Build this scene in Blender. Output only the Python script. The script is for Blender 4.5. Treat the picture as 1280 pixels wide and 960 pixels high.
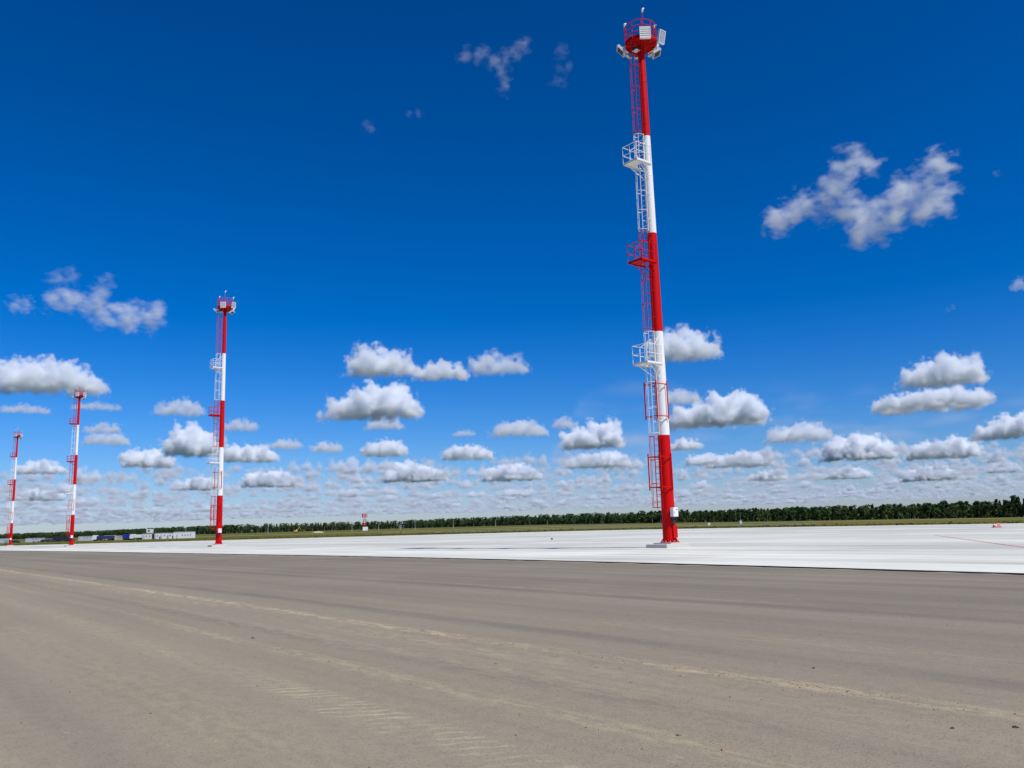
import bpy, math, random
import numpy as np
from mathutils import Vector, Matrix

random.seed(7)
RNG = np.random.default_rng(7)
sc = bpy.context.scene
for _o in list(bpy.data.objects):
    bpy.data.objects.remove(_o)
col = sc.collection

# ------------------------------------------------------------------ camera
F_PX = 1060.0
PITCH = math.radians(9.544)
ROLL = math.radians(1.673)
cam_d = bpy.data.cameras.new('camera')
cam = bpy.data.objects.new('camera', cam_d)
col.objects.link(cam)
sc.camera = cam
cam_d.sensor_fit = 'HORIZONTAL'
cam_d.sensor_width = 36.0
cam_d.lens = 36.0 * F_PX / 1280.0
cam_d.clip_start = 0.1
cam_d.clip_end = 200000.0
_f = Vector((0, math.cos(PITCH), math.sin(PITCH)))
_u0 = Vector((0, -math.sin(PITCH), math.cos(PITCH)))
_r0 = Vector((1, 0, 0))
_r = math.cos(ROLL) * _r0 - math.sin(ROLL) * _u0
_u = math.sin(ROLL) * _r0 + math.cos(ROLL) * _u0
_m = Matrix((_r, _u, -_f)).transposed().to_4x4()
_m.translation = (0, 0, 1.5)
cam.matrix_world = _m

# ------------------------------------------------------------------ sky and sun
SUN_AZ = math.radians(134.5)
SUN_EL = math.radians(54.0)
world = bpy.data.worlds.new('World')
sc.world = world
world.use_nodes = True
wn = world.node_tree
sky = wn.nodes.new('ShaderNodeTexSky')
sky.sky_type = 'NISHITA'
sky.sun_disc = False
sky.sun_elevation = SUN_EL
sky.sun_rotation = SUN_AZ
sky.altitude = 0.0
sky.air_density = 1.0
sky.dust_density = 0.3
sky.ozone_density = 8.0
gam = wn.nodes.new('ShaderNodeGamma')          # the camera's contrast on the clear sky
gam.inputs['Gamma'].default_value = 1.317
tint = wn.nodes.new('ShaderNodeMix')
tint.data_type = 'RGBA'
tint.blend_type = 'MULTIPLY'
tint.inputs[0].default_value = 1.0
tint.inputs[7].default_value = (0.865, 0.850, 1.060, 1.0)
hsv = wn.nodes.new('ShaderNodeHueSaturation')
hsv.inputs['Hue'].default_value = 0.495
hsv.inputs['Saturation'].default_value = 1.176
wn.links.new(sky.outputs[0], gam.inputs['Color'])
wn.links.new(gam.outputs[0], tint.inputs[6])
wn.links.new(tint.outputs[2], hsv.inputs['Color'])
bg = wn.nodes['Background']
bg.inputs['Strength'].default_value = 0.0615
wn.links.new(hsv.outputs[0], bg.inputs['Color'])

sun_d = bpy.data.lights.new('sun', 'SUN')
sun_d.energy = 4.8
sun_d.angle = math.radians(0.53)
sun_d.color = (1.0, 0.965, 0.91)
sun = bpy.data.objects.new('sun', sun_d)
col.objects.link(sun)
_d = Vector((math.sin(SUN_AZ) * math.cos(SUN_EL), math.cos(SUN_AZ) * math.cos(SUN_EL), math.sin(SUN_EL)))
sun.rotation_euler = _d.to_track_quat('Z', 'Y').to_euler()
sun.location = (40, -40, 60)

vs = sc.view_settings
vs.view_transform = 'Standard'
vs.look = 'None'
vs.exposure = 0.0
vs.gamma = 1.0
vs.use_curve_mapping = False
sc.render.engine = 'CYCLES'
cy = sc.cycles
cy.use_denoising = True
cy.max_bounces = 14
cy.diffuse_bounces = 3
cy.glossy_bounces = 2
cy.transmission_bounces = 2
cy.volume_bounces = 12
cy.transparent_max_bounces = 8
cy.volume_max_steps = 512


# ------------------------------------------------------------------ terrain height
def softplus(a):
    return np.logaddexp(0.0, a)


def height(X, Y):
    X = np.minimum(np.asarray(X, float), 1500.0)
    Y = np.minimum(np.asarray(Y, float), 3000.0)
    return -0.0105 * 8.0 * softplus((X - 25.0) / 8.0) + 0.003 * 40.0 * softplus((Y - 270.0) / 40.0)


A_DIR = np.array([-0.62, 0.7846])      # along the row of masts and the pavement edge
V_DIR = np.array([0.7846, 0.62])       # from the asphalt across the apron


def uv(u, v):
    return A_DIR[0] * u + V_DIR[0] * v, A_DIR[1] * u + V_DIR[1] * v


# ------------------------------------------------------------------ node helpers
class NT:
    def __init__(self, tree):
        self.t = tree
        self.N = tree.nodes
        self.L = tree.links

    def new(self, t, **kw):
        n = self.N.new(t)
        for k, v in kw.items():
            setattr(n, k, v)
        return n

    def put(self, sock, v):
        if isinstance(v, bpy.types.NodeSocket):
            self.L.new(v, sock)
        elif v is not None:
            sock.default_value = v

    def math(self, op, a, b=None, c=None, clamp=False):
        n = self.new('ShaderNodeMath', operation=op, use_clamp=clamp)
        for i, x in enumerate((a, b, c)):
            self.put(n.inputs[i], x)
        return n.outputs[0]

    def vmath(self, op, a, b):
        n = self.new('ShaderNodeVectorMath', operation=op)
        self.put(n.inputs[0], a)
        self.put(n.inputs[1], b)
        return n.outputs[0]

    def noise(self, vec, scale, detail=3.0, rough=0.55, dim='3D', w=None, norm=True):
        n = self.new('ShaderNodeTexNoise', noise_dimensions=dim)
        n.normalize = norm
        self.put(n.inputs['Vector'], vec)
        self.put(n.inputs['Scale'], scale)
        self.put(n.inputs['Detail'], detail)
        self.put(n.inputs['Roughness'], rough)
        if w is not None:
            self.put(n.inputs['W'], w)
        return n.outputs[0]

    def ramp(self, v, a, b, lo=0.0, hi=1.0, smooth=True):
        n = self.new('ShaderNodeMapRange')
        if smooth:
            n.interpolation_type = 'SMOOTHSTEP'
        self.put(n.inputs[0], v)
        self.put(n.inputs[1], a)
        self.put(n.inputs[2], b)
        self.put(n.inputs[3], lo)
        self.put(n.inputs[4], hi)
        return n.outputs[0]

    def mix(self, fac, a, b, mode='MIX'):
        n = self.new('ShaderNodeMix', data_type='RGBA', blend_type=mode)
        self.put(n.inputs[0], fac)
        for s, x in ((n.inputs[6], a), (n.inputs[7], b)):
            if isinstance(x, tuple) and len(x) == 3:
                x = (*x, 1.0)
            self.put(s, x)
        return n.outputs[2]

    def scaled(self, vec, s):
        n = self.new('ShaderNodeMapping')
        self.put(n.inputs['Vector'], vec)
        n.inputs['Scale'].default_value = s
        return n.outputs[0]


def material(name, base=(.5, .5, .5), rough=0.6, metal=0.0, spec=0.5):
    m = bpy.data.materials.new(name)
    m.use_nodes = True
    t = NT(m.node_tree)
    b = t.N['Principled BSDF']
    b.inputs['Base Color'].default_value = (*base, 1)
    b.inputs['Roughness'].default_value = rough
    b.inputs['Metallic'].default_value = metal
    b.inputs['Specular IOR Level'].default_value = spec
    return m, t, b


def worn(name, base, dirt, amount=0.35, scale=1.2, rough=0.45, spec=0.4, rnd=0.0):
    """paint or sheet with faint blotches and grime"""
    m, t, b = material(name, base, rough, 0.0, spec)
    tc = t.new('ShaderNodeTexCoord')
    n1 = t.noise(tc.outputs['Object'], scale, 5.0, 0.62)
    n2 = t.noise(t.scaled(tc.outputs['Object'], (9.0, 9.0, 0.7)), scale, 4.0, 0.6)
    f = t.math('MULTIPLY', t.ramp(t.math('ADD', t.math('MULTIPLY', n1, .55), t.math('MULTIPLY', n2, .45)), .42, .75), amount)
    c = t.mix(f, base, dirt)
    if rnd:
        oi = t.new('ShaderNodeObjectInfo')
        h = t.new('ShaderNodeHueSaturation')
        t.put(h.inputs['Value'], t.ramp(oi.outputs['Random'], 0.0, 1.0, 1.0 - rnd, 1.0 + rnd, False))
        t.put(h.inputs['Color'], c)
        c = h.outputs[0]
    t.put(b.inputs['Base Color'], c)
    t.put(b.inputs['Roughness'], t.ramp(n1, .3, .7, rough - .08, rough + .15))
    return m


M = {}
M['red'] = worn('red_paint', (0.54, 0.002, 0.003), (0.36, 0.008, 0.009), 0.4, 0.8, 0.55, 0.12)
M['white'] = worn('white_paint', (0.74, 0.735, 0.71), (0.62, 0.60, 0.57), 0.3, 0.8, 0.45, 0.3)
M['galv'] = worn('grey_metal', (0.55, 0.56, 0.57), (0.36, 0.36, 0.35), 0.5, 4.0, 0.4, 0.5)
M['black'] = worn('black_plastic', (0.02, 0.02, 0.022), (0.05, 0.05, 0.05), 0.4, 4.0, 0.5, 0.4)
M['plinth'] = worn('grey_concrete', (0.52, 0.50, 0.45), (0.36, 0.34, 0.30), 0.6, 2.5, 0.85, 0.2)
M['lens'] = material('lamp_glass', (0.35, 0.38, 0.40), 0.12, 0.0, 0.6)[0]
M['amber'] = material('orange_lamp_cover', (0.55, 0.12, 0.03), 0.2, 0.0, 0.5)[0]
M['blue'] = worn('blue_vehicle_paint', (0.012, 0.035, 0.30), (0.05, 0.06, 0.2), 0.3, 1.5, 0.4)
M['navy'] = worn('dark_blue_sheet', (0.03, 0.035, 0.13), (0.07, 0.07, 0.12), 0.4, 1.5, 0.5)
M['tan'] = worn('tan_sheet', (0.45, 0.37, 0.27), (0.3, 0.25, 0.2), 0.4, 1.5, 0.7)
M['cream'] = worn('cream_cladding', (0.72, 0.69, 0.62), (0.5, 0.47, 0.42), 0.4, 1.0, 0.6)
M['greyclad'] = worn('grey_cladding', (0.48, 0.50, 0.52), (0.35, 0.35, 0.36), 0.4, 1.0, 0.6)
M['roofgrey'] = worn('dark_roofing', (0.10, 0.10, 0.11), (0.16, 0.15, 0.14), 0.4, 1.0, 0.8)
M['glass'] = material('dark_window_glass', (0.03, 0.04, 0.05), 0.08, 0.0, 0.6)[0]
M['tyre'] = material('tyre_rubber', (0.02, 0.02, 0.02), 0.9)[0]
M['carblack'] = worn('black_car_paint', (0.02, 0.022, 0.026), (0.08, 0.075, 0.07), 0.3, 2.0, 0.3)
M['carsilver'] = worn('silver_car_paint', (0.45, 0.46, 0.48), (0.3, 0.29, 0.28), 0.3, 2.0, 0.3)
M['yellow'] = worn('yellow_machine_paint', (0.62, 0.36, 0.05), (0.35, 0.24, 0.1), 0.4, 1.0, 0.5)
M['orange'] = worn('orange_red_plastic', (0.60, 0.045, 0.03), (0.3, 0.05, 0.04), 0.4, 5.0, 0.55)
M['pink'] = worn('faded_red_board', (0.72, 0.22, 0.20), (0.6, 0.3, 0.28), 0.5, 3.0, 0.6)
M['redline'] = worn('faded_red_line_paint', (0.55, 0.10, 0.10), (0.60, 0.45, 0.44), 0.9, 3.0, 0.8, 0.2)
M['sand'] = worn('pale_sand', (0.50, 0.42, 0.30), (0.36, 0.31, 0.24), 0.5, 1.0, 0.95, 0.1)
M['clod'] = worn('dry_earth', (0.30, 0.22, 0.13), (0.10, 0.08, 0.06), 0.8, 30.0, 0.95, 0.1)
M['stone_dark'] = worn('dark_stone', (0.05, 0.045, 0.04), (0.12, 0.10, 0.08), 0.6, 30.0, 0.9, 0.2)
M['bark'] = worn('pine_bark', (0.16, 0.10, 0.065), (0.07, 0.05, 0.04), 0.7, 3.0, 0.95, 0.1)
M['birch'] = worn('pale_bark', (0.42, 0.40, 0.36), (0.12, 0.11, 0.10), 0.8, 3.0, 0.95, 0.1)


def leaf_material(name, c1, c2):
    m, t, b = material(name, c1, 0.75, 0, 0.15)
    oi = t.new('ShaderNodeObjectInfo')
    tc = t.new('ShaderNodeTexCoord')
    n = t.noise(tc.outputs['Object'], 0.7, 3.0, 0.6)
    f = t.math('ADD', t.math('MULTIPLY', t.ramp(n, .3, .7), .6), t.math('MULTIPLY', oi.outputs['Random'], .4))
    t.put(b.inputs['Base Color'], t.mix(f, c1, c2))
    return m


M['pine_leaf'] = leaf_material('dark_needles', (0.016, 0.036, 0.013), (0.046, 0.084, 0.026))
M['birch_leaf'] = leaf_material('green_leaves', (0.036, 0.075, 0.013), (0.098, 0.150, 0.030))
M['mass_leaf'] = leaf_material('forest_leaves', (0.018, 0.044, 0.014), (0.066, 0.108, 0.028))


# ------------------------------------------------------------------ mesh builder
class MB:
    def __init__(self):
        self.v, self.f = [], []

    def add(self, vs_, fs_):
        k = len(self.v)
        self.v += [tuple(p) for p in vs_]
        self.f += [tuple(i + k for i in q) for q in fs_]
        return self

    def box(self, c, s, rot=None):
        c = Vector(c)
        P = []
        for x in (-.5, .5):
            for y in (-.5, .5):
                for z in (-.5, .5):
                    q = Vector((x * s[0], y * s[1], z * s[2]))
                    if rot is not None:
                        q = rot @ q
                    P.append(c + q)
        return self.add(P, [(0, 1, 3, 2), (4, 6, 7, 5), (0, 4, 5, 1), (2, 3, 7, 6), (0, 2, 6, 4), (1, 5, 7, 3)])

    def cham(self, c, s, e, rot=None):
        """box with its vertical and top edges chamfered by e"""
        c = Vector(c)
        hx, hy, hz = s[0] / 2, s[1] / 2, s[2] / 2
        o8 = lambda a, b: [(-a + e, -b), (a - e, -b), (a, -b + e), (a, b - e), (a - e, b), (-a + e, b), (-a, b - e), (-a, -b + e)]
        P = []
        for z, k in ((-hz, 0), (hz - e, 0), (hz, e)):
            for (x, y) in o8(hx - k, hy - k):
                q = Vector((x, y, z))
                P.append(c + (rot @ q if rot is not None else q))
        F = [tuple(range(7, -1, -1)), tuple(range(16, 24))]
        for L in (0, 8):
            for i in range(8):
                F.append((L + i, L + (i + 1) % 8, L + 8 + (i + 1) % 8, L + 8 + i))
        return self.add(P, F)

    def tube(self, p0, p1, r0, r1=None, n=8, cap=True):
        r1 = r0 if r1 is None else r1
        p0, p1 = Vector(p0), Vector(p1)
        d = (p1 - p0).normalized()
        a = d.orthogonal().normalized()
        b = d.cross(a)
        P = []
        for p, r in ((p0, r0), (p1, r1)):
            for i in range(n):
                t = 2 * math.pi * i / n
                P.append(p + (a * math.cos(t) + b * math.sin(t)) * r)
        F = [(i, (i + 1) % n, n + (i + 1) % n, n + i) for i in range(n)]
        if cap:
            F += [tuple(range(n - 1, -1, -1)), tuple(range(n, 2 * n))]
        return self.add(P, F)

    def lathe(self, prof, n=32, cap=True):
        P, F = [], []
        for (r, z) in prof:
            for i in range(n):
                t = 2 * math.pi * i / n
                P.append((r * math.cos(t), r * math.sin(t), z))
        for k in range(len(prof) - 1):
            for i in range(n):
                F.append((k * n + i, k * n + (i + 1) % n, (k + 1) * n + (i + 1) % n, (k + 1) * n + i))
        if cap:
            F.append(tuple(range(n - 1, -1, -1)))
            F.append(tuple(range((len(prof) - 1) * n, len(prof) * n)))
        return self.add(P, F)

    def arc(self, c, R, r, a0=0.0, a1=2 * math.pi, seg=32, n=6):
        full = abs(a1 - a0 - 2 * math.pi) < 1e-6
        K = seg if full else seg + 1
        P, F = [], []
        for i in range(K):
            t = a0 + (a1 - a0) * i / seg
            for j in range(n):
                s = 2 * math.pi * j / n
                rr = R + r * math.cos(s)
                P.append((c[0] + rr * math.cos(t), c[1] + rr * math.sin(t), c[2] + r * math.sin(s)))
        for i in range(seg):
            i2 = (i + 1) % K
            for j in range(n):
                F.append((i * n + j, i2 * n + j, i2 * n + (j + 1) % n, i * n + (j + 1) % n))
        return self.add(P, F)

    def mesh(self, name, mat, smooth=False):
        me = bpy.data.meshes.new(name)
        me.from_pydata(self.v, [], self.f)
        me.materials.append(mat)
        if smooth:
            me.polygons.foreach_set('use_smooth', [len(p.vertices) == 4 for p in me.polygons])
        me.update()
        return me

    def build(self, name, mat, parent=None, smooth=False):
        o = bpy.data.objects.new(name, self.mesh(name, mat, smooth))
        col.objects.link(o)
        o.parent = parent
        return o


def tag(o, label=None, cat=None, group=None, kind=None):
    if label:
        o['label'] = label
    if cat:
        o['category'] = cat
    if group:
        o['group'] = group
    if kind:
        o['kind'] = kind
    return o


def thing(name, loc, rz, label, cat, group=None):
    o = bpy.data.objects.new(name, None)
    o.empty_display_size = 0.3
    col.objects.link(o)
    o.location = loc
    o.rotation_euler = (0, 0, rz)
    return tag(o, label, cat, group)


def np_mesh(name, V, Fq, mat):
    me = bpy.data.meshes.new(name)
    n = len(Fq)
    k = Fq.shape[1]
    me.vertices.add(len(V))
    me.vertices.foreach_set('co', np.ascontiguousarray(V, dtype=np.float32).ravel())
    me.loops.add(n * k)
    me.loops.foreach_set('vertex_index', np.ascontiguousarray(Fq, dtype=np.int32).ravel())
    me.polygons.add(n)
    me.polygons.foreach_set('loop_start', np.arange(0, n * k, k, dtype=np.int32))
    me.update(calc_edges=True)
    me.materials.append(mat)
    return me


def grid_mesh(name, xs, ys, zf, mat):
    X, Y = np.meshgrid(xs, ys)
    V = np.stack([X, Y, zf(X, Y)], -1).reshape(-1, 3)
    nx, ny = len(xs), len(ys)
    i = np.arange(nx * ny).reshape(ny, nx)
    Fq = np.stack([i[:-1, :-1], i[:-1, 1:], i[1:, 1:], i[1:, :-1]], -1).reshape(-1, 4)
    return np_mesh(name, V, Fq, mat)


def link(name, me, parent=None):
    o = bpy.data.objects.new(name, me)
    col.objects.link(o)
    o.parent = parent
    return o


# ------------------------------------------------------------------ ground materials
def grass_material():
    m, t, b = material('dry_summer_grass', (.1, .12, .03), 0.95, 0, 0.05)
    g = t.new('ShaderNodeNewGeometry')
    p = g.outputs['Position']
    n1 = t.noise(p, 0.012, 4.0, 0.6)
    n2 = t.noise(t.scaled(p, (0.02, 0.10, 0.05)), 1.0, 4.0, 0.6)
    n3 = t.noise(p, 0.9, 5.0, 0.65)
    c = t.mix(t.ramp(n1, .38, .64), (0.082, 0.096, 0.014), (0.158, 0.136, 0.028))
    c = t.mix(t.math('MULTIPLY', t.ramp(n2, .50, .70), .75), c, (0.046, 0.064, 0.010))
    c = t.mix(t.math('MULTIPLY', t.ramp(n3, .45, .75), .45), c, (0.165, 0.130, 0.042))
    # past the airfield the land is closed forest
    ln = t.new('ShaderNodeVectorMath', operation='LENGTH')
    t.put(ln.inputs[0], p)
    wood_ = t.ramp(t.math('ADD', ln.outputs['Value'], t.math('MULTIPLY', n1, 900.0)), 3300.0, 4600.0)
    c = t.mix(wood_, c, (0.022, 0.040, 0.018))
    t.put(b.inputs['Base Color'], c)
    return m


def asphalt_material():
    m, t, b = material('dusty_asphalt', (.2, .18, .15), 0.9, 0, 0.25)
    tc = t.new('ShaderNodeTexCoord')
    P = tc.outputs['Object']
    s = t.new('ShaderNodeSeparateXYZ')
    t.put(s.inputs[0], P)
    u = s.outputs[0]
    v = t.math('MULTIPLY', s.outputs[1], -1.0)
    # broad tone
    big = t.noise(P, 0.10, 4.0, 0.6)
    lane = t.noise(t.scaled(P, (0.012, 0.55, 1.0)), 1.0, 4.0, 0.62)
    fine_lane = t.noise(t.scaled(P, (0.05, 3.2, 1.0)), 1.0, 4.0, 0.6)
    c = t.mix(t.ramp(lane, .36, .66), (0.182, 0.152, 0.112), (0.246, 0.212, 0.154))
    c = t.mix(t.math('MULTIPLY', t.ramp(big, .40, .68), .55), c, (0.280, 0.240, 0.166))
    c = t.mix(t.math('MULTIPLY', t.ramp(fine_lane, .52, .74), .42), c, (0.146, 0.122, 0.094))
    # more dust has settled away from the pavement edge
    dusty = t.math('MULTIPLY', t.ramp(t.math('ADD', v, t.math('MULTIPLY', t.math('SUBTRACT', big, .5), 9.0)), 17.0, 1.0), .52)
    c = t.mix(dusty, c, (0.330, 0.275, 0.180))
    # tyre-darkened bands
    wob = t.math('MULTIPLY', t.math('SUBTRACT', t.noise(t.scaled(P, (0.12, 0.0, 0.0)), 1.0, 2.0), .5), .5)
    vw = t.math('ADD', v, wob)

    def band(v0, w, soft=1.0):
        d = t.math('ABSOLUTE', t.math('SUBTRACT', vw, v0))
        return t.ramp(d, w * soft, w * .15)
    brk = t.noise(t.scaled(P, (0.25, 1.6, 1.0)), 1.0, 4.0, 0.6)
    for v0, w, a in ((8.25, .42, .46), (12.95, .30, .52), (15.6, .5, .30), (10.4, .35, .22), (5.45, .30, .34), (18.4, .5, .3), (1.6, .5, .25)):
        f = t.math('MULTIPLY', t.math('MULTIPLY', band(v0, w), a), t.ramp(brk, .25, .62))
        c = t.mix(f, c, (0.125, 0.110, 0.094))
    # lines of pale dust
    spk = t.noise(t.scaled(P, (2.2, 9.0, 1.0)), 1.0, 5.0, 0.7)
    long_ = t.noise(t.scaled(P, (0.16, 0.5, 1.0)), 1.0, 3.0, 0.6)
    for v0, w, a in ((7.02, .25, .95), (4.68, .24, .36), (2.55, .7, .14), (13.5, .22, .30), (6.55, .6, .28), (3.58, .34, .22), (20.6, .5, .22), (5.6, .5, .2), (9.4, .4, .18)):
        f = t.math('MULTIPLY', band(v0, w), t.ramp(spk, .42, .60))
        f = t.math('MULTIPLY', t.math('MULTIPLY', f, a), t.ramp(long_, .37, .58, .22, 1.0))
        f = t.math('MULTIPLY', f, t.ramp(u, 2.2, 5.0, .25, 1.0))
        c = t.mix(f, c, (0.54, 0.43, 0.245))
    # lug prints of a heavy tyre
    dv = t.math('SUBTRACT', v, 3.57)
    ph = t.math('ADD', t.math('MULTIPLY', u, 34.0), t.math('MULTIPLY', dv, 22.0))
    ph = t.math('ADD', ph, t.math('MULTIPLY', t.noise(P, 2.5, 3.0), 9.0))
    lug = t.ramp(t.math('SINE', ph), .1, .8)
    trk = t.math('MULTIPLY', t.ramp(t.math('ABSOLUTE', dv), .30, .20), t.ramp(t.math('ABSOLUTE', t.math('SUBTRACT', u, 6.2)), 3.6, 1.4))
    trk = t.math('MULTIPLY', t.math('MULTIPLY', trk, lug), t.ramp(t.noise(P, 1.6, 5.0, .7), .40, .62, .04, .55))
    c = t.mix(trk, c, (0.52, 0.44, 0.29))
    # scattered sand smears
    blob = t.noise(t.scaled(P, (1.1, 2.4, 1.0)), 1.0, 6.0, 0.72)
    c = t.mix(t.math('MULTIPLY', t.ramp(blob, .645, .75), .85), c, (0.54, 0.45, 0.28))
    # aggregate
    vor = t.new('ShaderNodeTexVoronoi')
    t.put(vor.inputs['Vector'], P)
    vor.inputs['Scale'].default_value = 60.0
    ag = t.noise(P, 42.0, 4.0, 0.75)
    mott = t.noise(P, 7.0, 4.0, 0.7)
    c = t.mix(t.math('MULTIPLY', t.ramp(mott, .42, .66), .20), c, (0.138, 0.118, 0.092))
    c = t.mix(t.math('MULTIPLY', t.ramp(vor.outputs['Distance'], .26, .05), .45), c, (0.52, 0.46, 0.35))
    c = t.mix(t.math('MULTIPLY', t.ramp(ag, .50, .68), .5), c, (0.085, 0.076, 0.066))
    t.put(b.inputs['Base Color'], c)
    bp = t.new('ShaderNodeBump')
    bp.inputs['Strength'].default_value = 0.55
    bp.inputs['Distance'].default_value = 0.006
    t.put(bp.inputs['Height'], t.math('ADD', ag, t.math('MULTIPLY', vor.outputs['Distance'], .6)))
    t.put(b.inputs['Normal'], bp.outputs[0])
    return m


def slab_material():
    m, t, b = material('pale_new_concrete', (.6, .6, .58), 0.85, 0, 0.2)
    g = t.new('ShaderNodeNewGeometry')
    P = g.outputs['Position']
    oi = t.new('ShaderNodeObjectInfo')
    rot = t.new('ShaderNodeVectorRotate', rotation_type='Z_AXIS')
    t.put(rot.inputs['Vector'], P)
    rot.inputs['Angle'].default_value = -math.atan2(A_DIR[1], A_DIR[0])
    Q = rot.outputs[0]
    n1 = t.noise(P, 0.08, 5.0, 0.6)
    n2 = t.noise(t.scaled(Q, (0.03, 0.5, 1.0)), 1.0, 5.0, 0.62)
    n3 = t.noise(P, 1.4, 5.0, 0.65)
    n4 = t.noise(t.scaled(Q, (0.010, 0.16, 1.0)), 1.0, 3.0, 0.6)
    c = t.mix(t.ramp(n1, .35, .7), (0.675, 0.665, 0.57), (0.57, 0.562, 0.485))
    c = t.mix(t.math('MULTIPLY', t.ramp(n4, .42, .66), .55), c, (0.48, 0.47, 0.415))
    c = t.mix(t.math('MULTIPLY', t.ramp(n2, .50, .68), .8), c, (0.36, 0.35, 0.31))
    c = t.mix(t.math('MULTIPLY', t.ramp(n3, .5, .8), .4), c, (0.52, 0.48, 0.42))
    c = t.mix(1.0, c, oi.outputs['Color'], 'MULTIPLY')
    t.put(b.inputs['Base Color'], c)
    return m


M['grass'] = grass_material()
M['asphalt'] = asphalt_material()
M['slab'] = slab_material()
M['joint'] = worn('dark_joint_filler', (0.10, 0.095, 0.088), (0.22, 0.21, 0.19), 0.4, 1.0, 0.9)
M['edge_shade'] = worn('edge_shade_black', (0.018, 0.017, 0.016), (0.06, 0.055, 0.05), 0.5, 1.5, 0.8, 0.2)  # near-black colour standing in for shade on the apron's edge face
M['dust'] = worn('swept_dust', (0.30, 0.26, 0.19), (0.19, 0.165, 0.125), 0.7, 3.0, 0.95, 0.1)
M['track'] = worn('pale_gravel_road', (0.52, 0.48, 0.41), (0.38, 0.35, 0.29), 0.6, 0.05, 0.95, 0.1)

# ------------------------------------------------------------------ ground, asphalt, apron
xs = np.unique(np.concatenate([np.arange(-400, 401, 10.0), np.arange(-3000, 3001, 100.0), np.linspace(-60000, 60000, 41)]))
ys = np.unique(np.concatenate([np.arange(-100, 401, 10.0), np.arange(-1000, 4001, 100.0), np.linspace(-60000, 90000, 46)]))
ground = tag(link('ground', grid_mesh('ground', xs, ys, lambda X, Y: height(X, Y) - 0.09, M['grass'])), kind='structure')

AZ = math.atan2(A_DIR[1], A_DIR[0])
EDGE_V = 24.0


def edge_v(u):
    """the pavement edge bows a little along its length"""
    u = max(u, 4.0)
    return EDGE_V - (0.00138 if u < 42.0 else 0.00021) * (u - 42.0) ** 2


us = np.concatenate([np.arange(-80, 60, 2.5), np.arange(60, 470, 10.0)])
ws = np.linspace(0, 1, 34)
Vl = []
for w_ in ws:
    for u_ in us:
        v_ = -60.0 + (edge_v(u_) + 60.0) * w_
        X_, Y_ = uv(u_, v_)
        Vl.append((u_, -v_, float(height(X_, Y_))))
ii = np.arange(len(us) * len(ws)).reshape(len(ws), len(us))
Fq = np.stack([ii[:-1, :-1], ii[1:, :-1], ii[1:, 1:], ii[:-1, 1:]], -1).reshape(-1, 4)
asphalt = tag(link('road', np_mesh('road', np.array(Vl), Fq, M['asphalt'])), kind='structure')
asphalt.rotation_euler = (0, 0, AZ)


def clip(poly, a, b, c):
    """keep a*u + b*v <= c"""
    out = []
    for i in range(len(poly)):
        p, q = poly[i], poly[(i + 1) % len(poly)]
        dp, dq = a * p[0] + b * p[1] - c, a * q[0] + b * q[1] - c
        if dp <= 0:
            out.append(p)
        if dp * dq < 0:
            t_ = dp / (dp - dq)
            out.append((p[0] + (q[0] - p[0]) * t_, p[1] + (q[1] - p[1]) * t_))
    return out


# far edge of the concrete runs from (u 330, v 36) to (u 62, v 186)
fa, fb = 150.0, 268.0
fc = fa * 330 + fb * 36
SL = 7.5
slabs = []
lane_of = {}
lane_tone = [1.08, .98, .86, .95, .90, .97] + [random.uniform(.86, 1.0) for _ in range(30)]
for iu in range(-10, 45):
    for iv in range(0, 26):
        u0, v0 = iu * SL, EDGE_V + iv * SL
        u1, v1 = u0 + SL, v0 + SL
        va, vb = (edge_v(u0), edge_v(u1)) if iv == 0 else (v0, v0)
        poly = clip([(u0, va), (u1, vb), (u1, v1), (u0, v1)], fa, fb, fc)
        poly = clip(poly, 0, 1, 190.0) if len(poly) > 2 else poly
        if len(poly) > 2:
            slabs.append(poly)
            lane_of[id(poly)] = iv


def slab_geo(poly, gap, top, bot):
    P = np.array(poly)
    c = P.mean(0)
    Q = P + np.sign(c - P) * gap
    n = len(Q)
    V, F = [], []
    for z in (top, bot):
        for (u_, v_) in Q:
            X_, Y_ = uv(u_, v_)
            V.append((X_, Y_, float(height(X_, Y_)) + z))
    F.append(tuple(range(n - 1, -1, -1)))
    for i in range(n):
        F.append((i, (i + 1) % n, n + (i + 1) % n, n + i))
    return V, F


base = MB()
for poly in slabs:
    V, F = slab_geo(poly, 0.0, 0.053, -0.06)
    base.add(V, F)
apron = tag(base.build('apron', M['joint']), kind='structure')
dist = lambda poly: math.hypot(*uv(*np.mean(poly, 0)))
inview = lambda poly: abs(uv(*np.mean(poly, 0))[0]) < 0.66 * uv(*np.mean(poly, 0))[1] + 6
order = sorted([p for p in slabs if inview(p)], key=dist)
near_slabs, rest = order[:290], order[290:] + [p for p in slabs if not inview(p)]
for poly in near_slabs:
    mb = MB()
    V, F = slab_geo(poly, 0.020, 0.058, 0.0)
    k_ = lane_tone[lane_of[id(poly)]] * random.uniform(.92, 1.07)
    mb.add(V, F).build('concrete_slab', M['slab'], apron).color = (k_, k_, k_, 1)
mb = MB()
for poly in rest:
    V, F = slab_geo(poly, 0.020, 0.058, 0.0)
    mb.add(V, F)
far_slabs = tag(mb.build('concrete_slabs', M['slab'], apron), kind='stuff')
far_slabs.color = (.93, .93, .93, 1)


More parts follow.
